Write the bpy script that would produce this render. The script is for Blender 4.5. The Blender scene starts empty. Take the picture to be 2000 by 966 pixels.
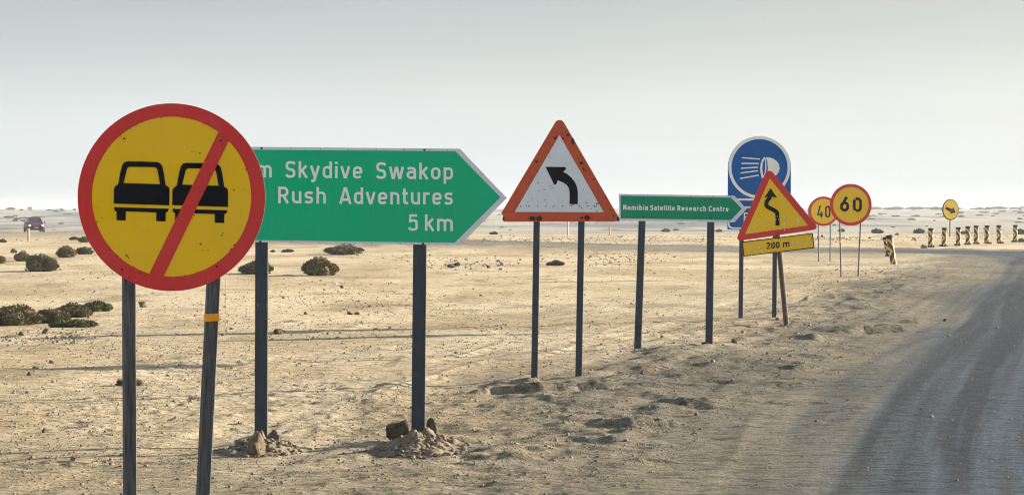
import bpy, bmesh, math, random
import numpy as np
from mathutils import Vector, Matrix
from mathutils.geometry import tessellate_polygon

random.seed(7); np.random.seed(7)
S = bpy.context.scene
col = S.collection
EYE = 1.9            # camera height above the sand, metres
F = 4000.0           # focal length in photograph pixels
HOR = 415.0          # photograph row of the true horizon

# ------------------------------------------------------------------ camera
cam_d = bpy.data.cameras.new('camera'); cam = bpy.data.objects.new('camera', cam_d)
col.objects.link(cam); S.camera = cam
cam.location = (0, 0, EYE); cam.rotation_euler = (math.radians(90), 0, 0)
cam_d.sensor_width = 36; cam_d.lens = 36*F/2000; cam_d.shift_y = -(483-HOR)/2000
cam_d.clip_start = 0.1; cam_d.clip_end = 20000

# ------------------------------------------------------------------ light
SUN_EL = math.radians(14); SUN_AZ = math.radians(64)      # azimuth from +Y towards +X
sdir = Vector((math.sin(SUN_AZ)*math.cos(SUN_EL), math.cos(SUN_AZ)*math.cos(SUN_EL), math.sin(SUN_EL)))
sl = bpy.data.lights.new('sun', 'SUN'); sl.energy = 5.0; sl.angle = math.radians(0.55); sl.color = (1.0, 0.87, 0.69)
so = bpy.data.objects.new('sun', sl); col.objects.link(so)
so.rotation_euler = (-sdir).to_track_quat('-Z', 'Y').to_euler(); so.location = (60, 30, 40)

w = bpy.data.worlds.new('World'); S.world = w; w.use_nodes = True
nt = w.node_tree; nt.nodes.clear()
out = nt.nodes.new('ShaderNodeOutputWorld'); bg = nt.nodes.new('ShaderNodeBackground')
sky = nt.nodes.new('ShaderNodeTexSky'); sky.sky_type = 'NISHITA'; sky.sun_disc = False
sky.sun_elevation = SUN_EL; sky.sun_rotation = SUN_AZ
sky.air_density = 1.0; sky.dust_density = 4.0; sky.ozone_density = 1.0; sky.altitude = 50
SKY_STR = 0.12
tc = nt.nodes.new('ShaderNodeTexCoord'); sx = nt.nodes.new('ShaderNodeSeparateXYZ')
nt.links.new(tc.outputs['Generated'], sx.inputs[0])
ramp = nt.nodes.new('ShaderNodeValToRGB')                  # hazy veil: pale at the horizon, greyer above, lifted out of view to light the signs
nt.links.new(sx.outputs['Z'], ramp.inputs[0])
cr = ramp.color_ramp; cr.interpolation = 'B_SPLINE'
def veil(c): return (c[0]/SKY_STR, c[1]/SKY_STR, c[2]/SKY_STR, 1)
cr.elements[0].position = 0.0; cr.elements[0].color = (1, 1, 1, 1)
cr.elements[1].position = 1.0; cr.elements[1].color = (1, 1, 1, 1)
VEIL = [(0.0, (.240, .257, .266)), (0.035, (.250, .267, .275)), (0.065, (.208, .224, .231)), (0.105, (.120, .132, .138)),
        (0.17, (.150, .166, .178)), (0.5, (.155, .180, .205)), (1.0, (.10, .13, .17))]
while len(cr.elements) < len(VEIL): cr.elements.new(0.5)
for e, (p, c) in zip(cr.elements, VEIL): e.position = p
for e, (p, c) in zip(cr.elements, VEIL): e.color = (c[0], c[1], c[2], 1)
scl = nt.nodes.new('ShaderNodeVectorMath'); scl.operation = 'SCALE'; scl.inputs['Scale'].default_value = 1/SKY_STR
nz = nt.nodes.new('ShaderNodeTexNoise'); nz.inputs['Scale'].default_value = 5; nz.inputs['Detail'].default_value = 4     # faint uneven haze
mpw = nt.nodes.new('ShaderNodeMapping'); mpw.inputs['Scale'].default_value = (1, 1, 7); nt.links.new(tc.outputs['Generated'], mpw.inputs[0]); nt.links.new(mpw.outputs[0], nz.inputs['Vector'])
mr = nt.nodes.new('ShaderNodeMapRange'); mr.inputs[1].default_value = .3; mr.inputs[2].default_value = .7; mr.inputs[3].default_value = .965; mr.inputs[4].default_value = 1.035; nt.links.new(nz.outputs['Fac'], mr.inputs[0])
vm = nt.nodes.new('ShaderNodeVectorMath'); vm.operation = 'SCALE'; nt.links.new(ramp.outputs[0], vm.inputs[0]); nt.links.new(mr.outputs[0], vm.inputs['Scale'])
nt.links.new(vm.outputs[0], scl.inputs[0])
mx = nt.nodes.new('ShaderNodeMix'); mx.data_type = 'RGBA'; mx.inputs[0].default_value = 0.88
nt.links.new(sky.outputs[0], mx.inputs[6]); nt.links.new(scl.outputs[0], mx.inputs[7])
nt.links.new(mx.outputs[2], bg.inputs[0]); bg.inputs[1].default_value = SKY_STR
nt.links.new(bg.outputs[0], out.inputs[0])

S.view_settings.view_transform = 'Standard'; S.view_settings.look = 'None'
S.view_settings.exposure = 1.75; S.view_settings.gamma = 1.0
S.render.engine = 'CYCLES'
S.cycles.use_denoising = True; S.cycles.denoising_prefilter = 'ACCURATE'; S.cycles.pixel_filter_type = 'BLACKMAN_HARRIS'; S.cycles.filter_width = 1.1
S.cycles.max_bounces = 5; S.cycles.diffuse_bounces = 2; S.cycles.volume_bounces = 0
S.cycles.caustics_reflective = False; S.cycles.caustics_refractive = False

# ------------------------------------------------------------------ helpers
def tag(o, label=None, cat=None, group=None, kind=None):
    if label: o['label'] = label
    if cat: o['category'] = cat
    if group: o['group'] = group
    if kind: o['kind'] = kind
    return o
def empty(name, loc, label, cat, group=None, rz=0):
    o = bpy.data.objects.new(name, None); col.objects.link(o)
    o.location = loc; o.rotation_euler = (0, 0, rz); o.empty_display_size = 0.2
    return tag(o, label, cat, group)
def link_mesh(name, me, parent=None, mat=None):
    o = bpy.data.objects.new(name, me); col.objects.link(o)
    if mat: me.materials.append(mat)
    if parent: o.parent = parent
    return o
def mesh_obj(name, verts, faces, mat, parent=None, smooth=False):
    me = bpy.data.meshes.new(name); me.from_pydata([tuple(v) for v in verts], [], faces); me.update()
    if smooth:
        me.polygons.foreach_set('use_smooth', [True]*len(me.polygons))
    return link_mesh(name, me, parent, mat)
def bm_obj(name, bm, mat, parent=None, smooth=False):
    me = bpy.data.meshes.new(name); bm.to_mesh(me); bm.free()
    if smooth: me.polygons.foreach_set('use_smooth', [True]*len(me.polygons))
    return link_mesh(name, me, parent, mat)
def W(x, y, D):      # photograph pixel at distance D -> place in the world
    return Vector(((x-1000)/F*D, D, EYE+(HOR-y)/F*D))
def G(x, y):         # photograph pixel -> point of the flat ground
    D = EYE*F/(y-HOR)
    return (x-1000)/F*D, D

# ------------------------------------------------------------------ materials
def new_mat(name):
    m = bpy.data.materials.new(name); m.use_nodes = True
    n = m.node_tree; b = n.nodes['Principled BSDF']
    return m, n, b
def N(n, t, **kw):
    o = n.nodes.new(t)
    for k, v in kw.items(): setattr(o, k, v)
    return o
def noise(n, scale, detail=4, rough=.6, coord='Object', vec=None, dims=(1, 1, 1)):
    t = N(n, 'ShaderNodeTexNoise'); t.inputs['Scale'].default_value = scale
    t.inputs['Detail'].default_value = detail; t.inputs['Roughness'].default_value = rough
    if vec is None:
        c = N(n, 'ShaderNodeTexCoord'); mp = N(n, 'ShaderNodeMapping'); mp.inputs['Scale'].default_value = dims
        n.links.new(c.outputs[coord], mp.inputs[0]); vec = mp.outputs[0]
    n.links.new(vec, t.inputs['Vector']); return t.outputs['Fac']
def ramp2(n, fac, p0, p1, c0=(0, 0, 0, 1), c1=(1, 1, 1, 1)):
    r = N(n, 'ShaderNodeValToRGB'); e = r.color_ramp.elements
    e[0].position = p0; e[0].color = c0; e[1].position = p1; e[1].color = c1
    n.links.new(fac, r.inputs[0]); return r.outputs[0]
def mixc(n, fac, a, b, mode='MIX'):
    m = N(n, 'ShaderNodeMix', data_type='RGBA', blend_type=mode)
    for i, v in ((0, fac), (6, a), (7, b)):
        if isinstance(v, (int, float)): m.inputs[i].default_value = v
        elif isinstance(v, tuple): m.inputs[i].default_value = v if len(v) == 4 else (*v, 1)
        else: n.links.new(v, m.inputs[i])
    return m.outputs[2]
def bump(n, b, h, strength, dist=.01):
    bp = N(n, 'ShaderNodeBump'); bp.inputs['Strength'].default_value = strength; bp.inputs['Distance'].default_value = dist
    n.links.new(h, bp.inputs['Height']); n.links.new(bp.outputs[0], b.inputs['Normal'])

def paint(name, c, rough=.45, dirt=.25, scale=3.0, chip=0.0, chipc=(.16, .10, .06), dents=.0, streak=True, spec=.10):
    m, n, b = new_mat(name)
    f1 = ramp2(n, noise(n, scale, 6, .65), .35, .75)
    dk = tuple(v*(1-dirt)+.02*dirt for v in c)
    o = mixc(n, f1, c, dk)
    fd = ramp2(n, noise(n, scale*.45, 3, .55), .35, .7); lum = sum(c)/3
    o = mixc(n, fd, o, tuple(min(1, v*.90+lum*.05+.003) for v in c))
    sr = ramp2(n, noise(n, scale*14, 2, .5, dims=(1, 1, .06) if streak else (.06, 1, 1)), .70, .73)
    ms = N(n, 'ShaderNodeMath', operation='MULTIPLY'); ms.inputs[1].default_value = dirt*1.1; n.links.new(sr, ms.inputs[0])
    o = mixc(n, ms.outputs[0], o, tuple(v*.5+.10 for v in c))
    if streak:
        f2 = ramp2(n, noise(n, scale*2.5, 5, .7, dims=(6, 6, .5)), .5, .8)
        md = N(n, 'ShaderNodeMath', operation='MULTIPLY'); md.inputs[1].default_value = dirt*.7
        n.links.new(f2, md.inputs[0]); o = mixc(n, md.outputs[0], o, (.30, .27, .22))
    if chip > 0:
        f3 = ramp2(n, noise(n, scale*9, 3, .5), .74-chip, .76-chip)
        f4 = ramp2(n, noise(n, scale*1.1, 2, .5), .5, .6)
        mm = N(n, 'ShaderNodeMath', operation='MULTIPLY'); n.links.new(f3, mm.inputs[0]); n.links.new(f4, mm.inputs[1])
        o = mixc(n, mm.outputs[0], o, chipc)
    n.links.new(o, b.inputs['Base Color']); b.inputs['Roughness'].default_value = rough
    b.inputs['Specular IOR Level'].default_value = spec
    if dents > 0: bump(n, b, noise(n, 2.2, 3, .45), dents, .06)
    return m
def metal(name, c, rough=.5, sc=20):
    m, n, b = new_mat(name)
    f = ramp2(n, noise(n, sc, 5, .7, dims=(1, 1, .25)), .3, .7)
    n.links.new(mixc(n, f, tuple(v*.75 for v in c), tuple(min(1, v*1.25) for v in c)), b.inputs['Base Color'])
    base_c = b.inputs['Base Color'].links[0].from_socket
    w1 = ramp2(n, noise(n, 7, 6, .75, dims=(1, 1, .6)), .60, .72); base_c = mixc(n, w1, base_c, (.09, .05, .03))
    w2 = ramp2(n, noise(n, 26, 4, .7, dims=(1, 1, .3)), .68, .72); n.links.new(mixc(n, w2, base_c, (.20, .21, .22)), b.inputs['Base Color'])
    b.inputs['Roughness'].default_value = rough; b.inputs['Metallic'].default_value = .25
    bump(n, b, noise(n, sc*4, 3, .6), .2, .002)
    return m
M = {}
M['red'] = paint('red_paint', (.76, .045, .042), .45, .22, 3, .03, (.28, .05, .04), .5)
M['yellow'] = paint('yellow_paint', (1.0, .61, .002), .5, .12, 3.2, .02, (.30, .22, .08), .9)
M['yellow2'] = paint('worn_yellow_paint', (1.0, .61, .01), .5, .15, 3, .09, (.42, .40, .30), .3)
M['orange'] = paint('faded_orange_paint', (.62, .105, .042), .55, .30, 4, .02, (.16, .06, .04), .4)
M['green'] = paint('green_sheeting', (.0, .54, .27), .38, .10, 1.5, 0, dents=.25)
M['green2'] = paint('dull_green_sheeting', (.003, .33, .18), .40, .18, 2.5, 0, dents=.3)
M['blue'] = paint('blue_sheeting', (.0, .115, .46), .38, .12, 2.5, 0, dents=.3)
M['white'] = paint('white_sheeting', (.88, .92, .96), .42, .12, 4, 0, dents=.2, streak=True)
M['white_txt'] = paint('white_lettering', (.92, .95, .98), .42, .03, 4, 0, streak=False)
M['dirty_white'] = paint('dusty_white_sheeting', (.76, .82, .88), .5, .15, 5, .05, (.2, .16, .13), .3)
M['border'] = paint('pale_aluminium_border', (.78, .82, .89), .40, .15, 9, 0, streak=False)
M['black'] = paint('black_lettering', (.004, .006, .010), .6, .0, 5, 0, streak=False, spec=.05)
M['tape'] = paint('orange_tape', (1.0, .40, .005), .5, .1, 9, 0)
M['steel'] = metal('dark_steel', (.030, .045, .068), .55)
M['steel_thin'] = metal('thin_grey_steel', (.06, .07, .09), .55)
M['back'] = metal('bare_sign_back', (.30, .34, .38), .5)
M['rust'] = paint('rusty_metal', (.10, .032, .018), .8, .5, 30, 0, streak=False)
M['bolt'] = metal('rusted_bolt', (.035, .022, .016), .7, 60)

def wood_mat():
    m, n, b = new_mat('weathered_timber')
    f = noise(n, 9, 8, .7, dims=(7, 7, .5))
    o = mixc(n, ramp2(n, f, .32, .68), (.012, .013, .017), (.13, .137, .15))
    f2 = ramp2(n, noise(n, 5, 4, .6, dims=(3, 3, .25)), .55, .75)
    o = mixc(n, f2, o, (.05, .038, .03))
    n.links.new(o, b.inputs['Base Color']); b.inputs['Roughness'].default_value = .8
    bump(n, b, f, .8, .006); return m
M['wood'] = wood_mat()
def stick_mat(name, a, c):
    m, n, b = new_mat(name)
    f = noise(n, 12, 5, .7, dims=(4, 4, .5))
    n.links.new(mixc(n, ramp2(n, f, .3, .7), a, c), b.inputs['Base Color']); b.inputs['Roughness'].default_value = .8
    return m
M['lightwood'] = stick_mat('bare_light_wood', (.42, .27, .12), (.62, .45, .24))
M['brownwood'] = stick_mat('brown_pole_wood', (.05, .035, .03), (.14, .095, .075))

def rock_mat(name, a, c, sc=14):
    m, n, b = new_mat(name)
    f = noise(n, sc, 8, .7)
    n.links.new(mixc(n, ramp2(n, f, .3, .7), a, c), b.inputs['Base Color']); b.inputs['Roughness'].default_value = .95
    bump(n, b, noise(n, sc*3, 6, .75), .9, .012); return m
M['rock'] = rock_mat('brown_rock', (.07, .052, .034), (.24, .18, .115))
M['darkrock'] = rock_mat('dark_rock', (.035, .028, .022), (.13, .10, .07))
M['heap'] = rock_mat('heaped_earth', (.10, .078, .052), (.27, .215, .145), 26)
M['clod'] = rock_mat('dry_earth', (.13, .105, .075), (.29, .245, .175), 30)

# ------------------------------------------------------------------ noise (numpy)
def vnoise(x, y, seed=0):
    xi = np.floor(x).astype(np.int64); yi = np.floor(y).astype(np.int64)
    xf = x-xi; yf = y-yi
    u = xf*xf*xf*(xf*(xf*6-15)+10); v = yf*yf*yf*(yf*(yf*6-15)+10)
    def h(a, b):
        n = (a*374761393+b*668265263+seed*1442695041) & 0xFFFFFFFF
        n = ((n ^ (n >> 13))*1274126177) & 0xFFFFFFFF
        n = ((n ^ (n >> 15))*2246822519) & 0xFFFFFFFF
        return ((n ^ (n >> 16)) & 0xFFFF)/32767.5-1.0
    a = h(xi, yi); b = h(xi+1, yi); c = h(xi, yi+1); d = h(xi+1, yi+1)
    return (a*(1-u)+b*u)*(1-v)+(c*(1-u)+d*u)*v
def fbm(x, y, seed=0, octs=4, g=.5):
    r = 0; am = 1; t = 0
    for i in range(octs):
        r = r+am*vnoise(x*2**i+17.3*i, y*2**i-9.1*i, seed+i*13); t += am; am *= g
    return r/t
def sstep(a, b, x):
    t = np.clip((x-a)/(b-a), 0, 1); return t*t*(3-2*t)

# ------------------------------------------------------------------ road geometry
def smooth_poly(P, it=3):
    P = [np.array(p, float) for p in P]
    for _ in range(it):
        Q = [P[0]]
        for a, b in zip(P[:-1], P[1:]): Q += [a*.75+b*.25, a*.25+b*.75]
        Q.append(P[-1]); P = Q
    return np.array(P)
ROAD = smooth_poly([(-6, -60), (1.5, -10), (4.2, 8), (6.9, 20), (10.3, 32), (14.3, 46), (18.7, 62), (22.0, 76), (25.5, 90), (22.5, 99), (13, 104),
                    (2, 116), (-10, 138), (-18, 165), (-30, 192), (-52, 207), (-95, 214), (-220, 222), (-600, 230), (-1500, 260)], 3)
def road_uv(x, y):
    """signed lateral distance to the road's centreline (right positive) and distance along it"""
    best = np.full(x.shape, 1e18); u = np.zeros(x.shape); v = np.zeros(x.shape); acc = 0
    for a, b in zip(ROAD[:-1], ROAD[1:]):
        d = b-a; L = math.hypot(*d)
        if L < 1e-6: continue
        t = np.clip(((x-a[0])*d[0]+(y-a[1])*d[1])/(L*L), 0, 1)
        px = x-(a[0]+t*d[0]); py = y-(a[1]+t*d[1]); q = px*px+py*py
        m = q < best; best = np.where(m, q, best)
        sgn = np.sign(px*d[1]-py*d[0]); u = np.where(m, np.sqrt(q)*sgn, u); v = np.where(m, acc+t*L, v)
        acc += L
    return u, v
# low ridges and ruts in the sand: photograph points on the ground, height, width
RIDGES = [([(1280, 812), (1340, 800), (1395, 786)], .08, .12),
          ([(1130, 862), (1210, 855), (1270, 846)], .045, .09),
          ([(1440, 757), (1520, 744), (1600, 734)], .04, .09),
          ([(1500, 716), (1570, 704), (1625, 693)], .055, .13),
          ([(1590, 690), (1660, 668), (1740, 650)], .05, .15),
          ([(1370, 800), (1470, 787), (1600, 781)], .04, .08),
          ([(1690, 545), (1740, 527), (1790, 516)], .11, .18),
          ([(1720, 530), (1770, 522), (1830, 512)], .09, .22),
          ([(1500, 545), (1620, 541), (1700, 539)], .08, .25),
          ([(200, 905), (280, 900), (360, 906)], .035, .07),
          ([(30, 912), (140, 905), (230, 909)], .04, .07),
          ([(560, 905), (640, 897), (700, 900)], .03, .06),
          ([(900, 905), (1000, 889), (1090, 880)], .05, .12),
          ([(1440, 640), (1540, 643), (1640, 634)], .04, .12),
          ([(1380, 602), (1500, 604), (1600, 590)], .03, .2),
          ([(1130, 495), (1160, 490), (1220, 496)], .16, .5),
          ([(500, 640), (600, 625), (700, 606), (820, 592), (900, 580)], .05, .35),
          ([(560, 655), (700, 640), (840, 610)], .04, .4),
          ([(20, 663), (100, 655), (200, 668)], .06, .25),
          ([(830, 560), (960, 545), (1100, 545)], .06, .5),
          ([(200, 735), (400, 715), (480, 700)], .03, .3)]
def staggered():
    rr = random.Random(3)
    for pts, h, wd in RIDGES:
        for (xa, ya), (xb, yb) in zip(pts[:-1], pts[1:]):
            n = max(1, round(abs(xb-xa)/62))
            for i in range(n):
                t = (i+.5)/n; cx = xa+(xb-xa)*t; cy = ya+(yb-ya)*t+rr.uniform(-1, 1); hw = abs(xb-xa)/n*rr.uniform(.6, 1.3); dy = (cy-HOR)*.003*rr.uniform(-.6, 1.6)
                yield [(cx-hw, cy-dy), (cx, cy+dy*.5), (cx+hw, cy+dy)], h*rr.uniform(.8, 1.25), wd
LONG = [([(888, 770), (1000, 768), (1120, 766), (1238, 762)], .19, .13), ([(940, 757), (1030, 755), (1075, 753)], .09, .10), ([(1160, 839), (1250, 836), (1350, 831)], .15, .11), ([(1130, 868), (1220, 866)], .10, .09),
        ([(1330, 792), (1420, 787)], .12, .11), ([(1635, 652), (1720, 648), (1790, 644)], .27, .20), ([(1575, 668), (1650, 664)], .17, .15), ([(1480, 756), (1600, 751)], .09, .11), ([(1540, 722), (1625, 717)], .10, .12),
        ([(1740, 630), (1835, 626)], .14, .14), ([(980, 905), (1080, 900)], .08, .1), ([(1230, 905), (1330, 900)], .07, .1)]
RW = [([G(*p) for p in pts], h, max(wd*.6, .0042*G(*pts[len(pts)//2])[1])) for pts, h, wd in list(staggered())+LONG]
def ridges(x, y, wob):
    z = np.zeros(x.shape)
    for pts, h, wd in RW:
        x0 = min(p[0] for p in pts)-2; x1 = max(p[0] for p in pts)+2; y0 = min(p[1] for p in pts)-3; y1 = max(p[1] for p in pts)+3
        m = (x > x0) & (x < x1) & (y > y0) & (y < y1)
        if not m.any(): continue
        X = x[m]; Y = y[m]+wob[m]*wd*1.6; best = np.full(X.shape, 9e9); tt = np.zeros(X.shape); sg = np.zeros(X.shape); n = len(pts)-1
        for i, (a, b) in enumerate(zip(pts[:-1], pts[1:])):
            dx, dy = b[0]-a[0], b[1]-a[1]; L2 = dx*dx+dy*dy
            t = np.clip(((X-a[0])*dx+(Y-a[1])*dy)/L2, 0, 1)
            q = np.hypot(X-a[0]-t*dx, Y-a[1]-t*dy)
            mm = q < best; best = np.where(mm, q, best); tt = np.where(mm, (i+t)/n, tt)
            sg = np.where(mm, np.sign(dx*(Y-a[1])-dy*(X-a[0])), sg)
        fade = np.clip(np.minimum(tt, 1-tt)*4, 0, 1); d = best*sg
        prof = sstep(-.35, .35, d/wd)*np.exp(-np.maximum(d, 0)/(5*wd))-.35*np.exp(-((d+1.2*wd)/wd)**2)
        z[m] += .48*h*prof*fade*(.75+.7*np.abs(wob[m]))
    return z

def height(x, y):
    x = np.asarray(x, float); y = np.asarray(y, float)
    r = np.hypot(x, y); u, v = road_uv(x, y)
    cell = np.clip(r*.0016, .004, 3)                       # finest relief worth building at this distance
    def amp(wl): return sstep(1.2, 3.5, wl/cell)
    off = sstep(3.2, 7.5, np.abs(u)); near = np.where(y > 0, 1.0, .3)
    wob = fbm(x*1.4, y*1.4, 5, 3)
    z = fbm(x/9, y/9, 1, 3)*.06*off*sstep(5, 25, r)+fbm(x/2.4, y/2.4, 2, 3)*.020*off
    rough = .35+.65*sstep(-.25, .45, fbm(x/3.1, y/5.2, 9, 3))
    z += fbm(x/.8, y/.8, 3, 3)*.017*rough*amp(.8)*off
    z += fbm(x/.26, y/.26, 4, 2)*.013*rough*amp(.26)*(.3+.7*off)
    z += fbm(x/.09, y/.09, 6, 2)*.0095*rough*amp(.09)*(.45+.55*off)
    pk = np.maximum(0, vnoise(x/.13, y/.13, 41)-.45)*amp(.13)*rough*off
    z += pk*.035
    # wind and tyre streaks that run along the road beside it
    st = vnoise(u/.22+3*vnoise(v/14, u/6, 8), v/4.5, 21)
    rg = np.maximum(0, 1-np.abs(vnoise(u/.75+1.5*vnoise(v/9, u/5, 81), v/5.5, 82))*3.2)*sstep(-.05, .5, vnoise(u/2.2, v/3.0, 83))
    z += rg*.030*np.exp(-((u+8.5)/3.6)**2)*amp(.3)*(y > 0)*sstep(10, 13, r)
    z += st*.016*np.exp(-((np.abs(u)-6.8)/4.2)**2)*amp(.25)*(y > 0)
    st2 = vnoise(u/.5, v/9, 22)
    z += st2*.012*(1-off)
    z += .10*np.exp(-((np.abs(u)-6.2)/1.1)**2)*(.6+.8*wob)*near*sstep(11, 16, r)*(1-sstep(140, 190, r))*.75
    z += fbm(x/.3, y/.3, 91, 3)*.030*np.exp(-((np.abs(u)-5.6)/1.3)**2)*amp(.3)
    z += ridges(x, y, wob)
    # the rough bank behind the road, the drop to the plain and its slow rise to the skyline
    bank = np.exp(-((u+8)/5.0)**2)*sstep(100, 118, y)*(1-sstep(175, 200, y))
    z += bank*.16*(1+1.2*fbm(x/2.2, y/3, 31, 3))
    z -= .35*sstep(185, 260, r)*sstep(150, 230, y)
    rise = 3.55*sstep(330, 950, r)+.55*sstep(600, 1500, r)
    z += rise*(1+.10*fbm(x/90, y/160, 33, 3))+fbm(x/70, y/170, 34, 4)*.9*sstep(230, 500, r)
    return z
def ground_z(x, y): return float(height(np.array([x]), np.array([y]))[0])

# ------------------------------------------------------------------ ground and road (one height field, two objects)
def geo(a, b, q):
    r = [a]
    while r[-1] < b: r.append(r[-1]*q)
    return r[:-1]
radii = np.array(geo(.3, 11.5, 1.09)+geo(11.5, 60, 1.003)+geo(60, 250, 1.0062)+geo(250, 1700, 1.014)+geo(1700, 9000, 1.12)+[9000])
A = math.radians
ang = np.concatenate([np.linspace(A(-180), A(-60), 25)[:-1], np.linspace(A(-60), A(-16.5), 45)[:-1], np.linspace(A(-16.5), A(16.5), 830),
                      np.linspace(A(16.5), A(60), 45)[1:], np.linspace(A(60), A(180), 25)[1:-1]])
nr, na = len(radii), len(ang)
R_, A_ = np.meshgrid(radii, ang, indexing='ij')
X = R_*np.sin(A_); Y = R_*np.cos(A_); Z = height(X, Y)
U, V = road_uv(X, Y)
def c3(*c): return np.array(c)[None, None, :]
def lerp(a, b, t): return a+(b-a)*t[..., None]
sand = lerp(c3(.43, .345, .215), c3(.60, .505, .35), sstep(-.5, .5, fbm(X/2.8, Y/6, 51, 4)))
sand = lerp(sand, c3(.27, .21, .13), .6*sstep(.05, .6, fbm(X/1.1, Y/2.0, 52, 4)))
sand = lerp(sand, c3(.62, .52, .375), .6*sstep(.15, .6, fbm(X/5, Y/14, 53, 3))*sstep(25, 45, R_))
sand = lerp(sand, c3(.27, .235, .165), .45*(1-sstep(12.5, 21, R_+2.5*fbm(X/2, Y/2, 77, 3))))  # vignette-like darkening towards the camera, painted into the sand colour
grey = lerp(c3(.165, .150, .115), c3(.085, .084, .072), sstep(-.4, .5, fbm(X/2, Y/4, 54, 4)))
wobu = U+.7*fbm(X/5, Y/8, 55, 3)
vv_ = np.abs(wobu)+1.0*fbm(X/1.5, Y/3, 71, 3)
verge = .66*(1-sstep(5.6, 7.8, vv_))+.34*(1-sstep(6, 14, vv_))
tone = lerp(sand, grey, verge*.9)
# road: blue-grey gravel with paler wheel bands
ub = U+.25*vnoise(V/18, V*0, 56)
bands = .5+.5*np.sin(ub*2.6+.7*vnoise(V/30, U*0, 57))
streak = fbm(ub/.35, V/22, 58, 4)
fine = fbm(ub/.10, V/5, 59, 3)*(R_ < 60)
rd = lerp(c3(.020, .030, .042), c3(.092, .112, .126), np.clip(.26*bands+1.15*streak+.75*fine+.20, 0, 1))
rd = rd*c3(.52, .74, .98)
rd = lerp(rd, c3(.082, .099, .108), sstep(1.5, 5.0, np.abs(wobu)+1.3*streak)*.6)
past = 1-sstep(8, 24, X)*np.where(Y > 60, 1, 1); past = np.where(Y > 90, past, 0)
rd = lerp(rd, c3(.26, .235, .19), np.clip(past, 0, 1)*.8)
inroad = 1-sstep(3.0, 4.7, np.abs(wobu)+.6*streak)
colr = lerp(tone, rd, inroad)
# brown bank beyond the road on the left, pale gravel plain beyond
bank = sstep(140, 160, Y)*(1-sstep(205, 215, Y))*sstep(-25, -45, X)
colr = lerp(colr, c3(.27, .225, .16), bank*.8)
tar = (np.abs(U) < 8.0) & (X < -28) & (Y > 180)
colr = lerp(colr, c3(.045, .05, .055), tar*.9)
dark = np.exp(-((U+8)/6.0)**2)*sstep(100, 118, Y)*(1-sstep(180, 200, Y))*sstep(-.5, .3, fbm(X/1.6, Y/7, 60, 3))
colr = lerp(colr, c3(.19, .165, .12), np.clip(dark, 0, 1)*.8)
plain = lerp(c3(.40, .38, .325), c3(.155, .175, .185), sstep(-.1, .4, fbm(X/26, Y/120, 61, 5)))
plain = lerp(plain, c3(.52, .50, .44), sstep(.1, .5, fbm(X/20, Y/60, 62, 4))*.7)
plain = lerp(plain, c3(.11, .13, .135), .8*sstep(.25, .5, fbm(X/7, Y/45, 63, 4)))
fp = sstep(168, 200, np.where(X < -25, Y-36, Y+6*fbm(X/8, Y/8, 64, 2)))
plain = plain*.84
colr = lerp(colr, plain, fp)
verts = np.stack([X, Y, Z], -1).reshape(-1, 3)
idx = np.arange(nr*na).reshape(nr, na)
q = np.stack([idx[:-1, :], idx[1:, :], np.roll(idx, -1, 1)[1:, :], np.roll(idx, -1, 1)[:-1, :]], -1)
fmask = ((np.abs(wobu) < 4.0))[:-1, :].reshape(-1)
q = q.reshape(-1, 4)
def ground_material():
    m, n, b = new_mat('desert_ground')
    at = N(n, 'ShaderNodeAttribute'); at.attribute_name = 'tone'
    g = N(n, 'ShaderNodeNewGeometry')
    f = noise(n, 26, 6, .75, vec=g.outputs['Position'])
    f2 = noise(n, 4.5, 6, .7, vec=g.outputs['Position'])
    o = mixc(n, 1.0, at.outputs['Color'], ramp2(n, f, .3, .7, (.50, .48, .46, 1), (1.38, 1.4, 1.42, 1)), 'MULTIPLY')
    o = mixc(n, 1.0, o, ramp2(n, f2, .3, .7, (.82, .81, .8, 1), (1.14, 1.15, 1.15, 1)), 'MULTIPLY')
    vo = N(n, 'ShaderNodeTexVoronoi'); vo.inputs['Scale'].default_value = 22; n.links.new(g.outputs['Position'], vo.inputs['Vector'])
    peb = ramp2(n, vo.outputs['Distance'], .12, .2, (1, 1, 1, 1), (0, 0, 0, 1))
    wn = N(n, 'ShaderNodeSeparateColor'); n.links.new(vo.outputs['Color'], wn.inputs[0])
    sel = ramp2(n, wn.outputs[0], .80, .82)
    mm = N(n, 'ShaderNodeMath', operation='MULTIPLY'); n.links.new(peb, mm.inputs[0]); n.links.new(sel, mm.inputs[1])
    o = mixc(n, mm.outputs[0], o, (.10, .085, .065))
    n.links.new(o, b.inputs['Base Color']); b.inputs['Roughness'].default_value = 1.0
    b.inputs['Specular IOR Level'].default_value = .15
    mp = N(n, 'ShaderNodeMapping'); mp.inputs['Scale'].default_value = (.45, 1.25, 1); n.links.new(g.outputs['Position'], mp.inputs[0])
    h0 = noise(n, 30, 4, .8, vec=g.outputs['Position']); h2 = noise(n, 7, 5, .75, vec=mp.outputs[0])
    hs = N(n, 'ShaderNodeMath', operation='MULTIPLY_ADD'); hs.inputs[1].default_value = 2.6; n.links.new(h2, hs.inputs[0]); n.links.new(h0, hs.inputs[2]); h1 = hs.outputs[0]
    d2 = ramp2(n, h2, .36, .52, (.46, .44, .42, 1), (1.10, 1.10, 1.10, 1))  # bump hollows darkened in the colour, standing in for tiny shadows
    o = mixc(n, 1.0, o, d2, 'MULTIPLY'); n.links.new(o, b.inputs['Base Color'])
    ad = N(n, 'ShaderNodeMath', operation='MULTIPLY_ADD'); ad.inputs[1].default_value = .5
    n.links.new(mm.outputs[0], ad.inputs[0]); n.links.new(h1, ad.inputs[2])
    bump(n, b, ad.outputs[0], 1.0, .03)
    return m
GM = ground_material()
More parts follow.
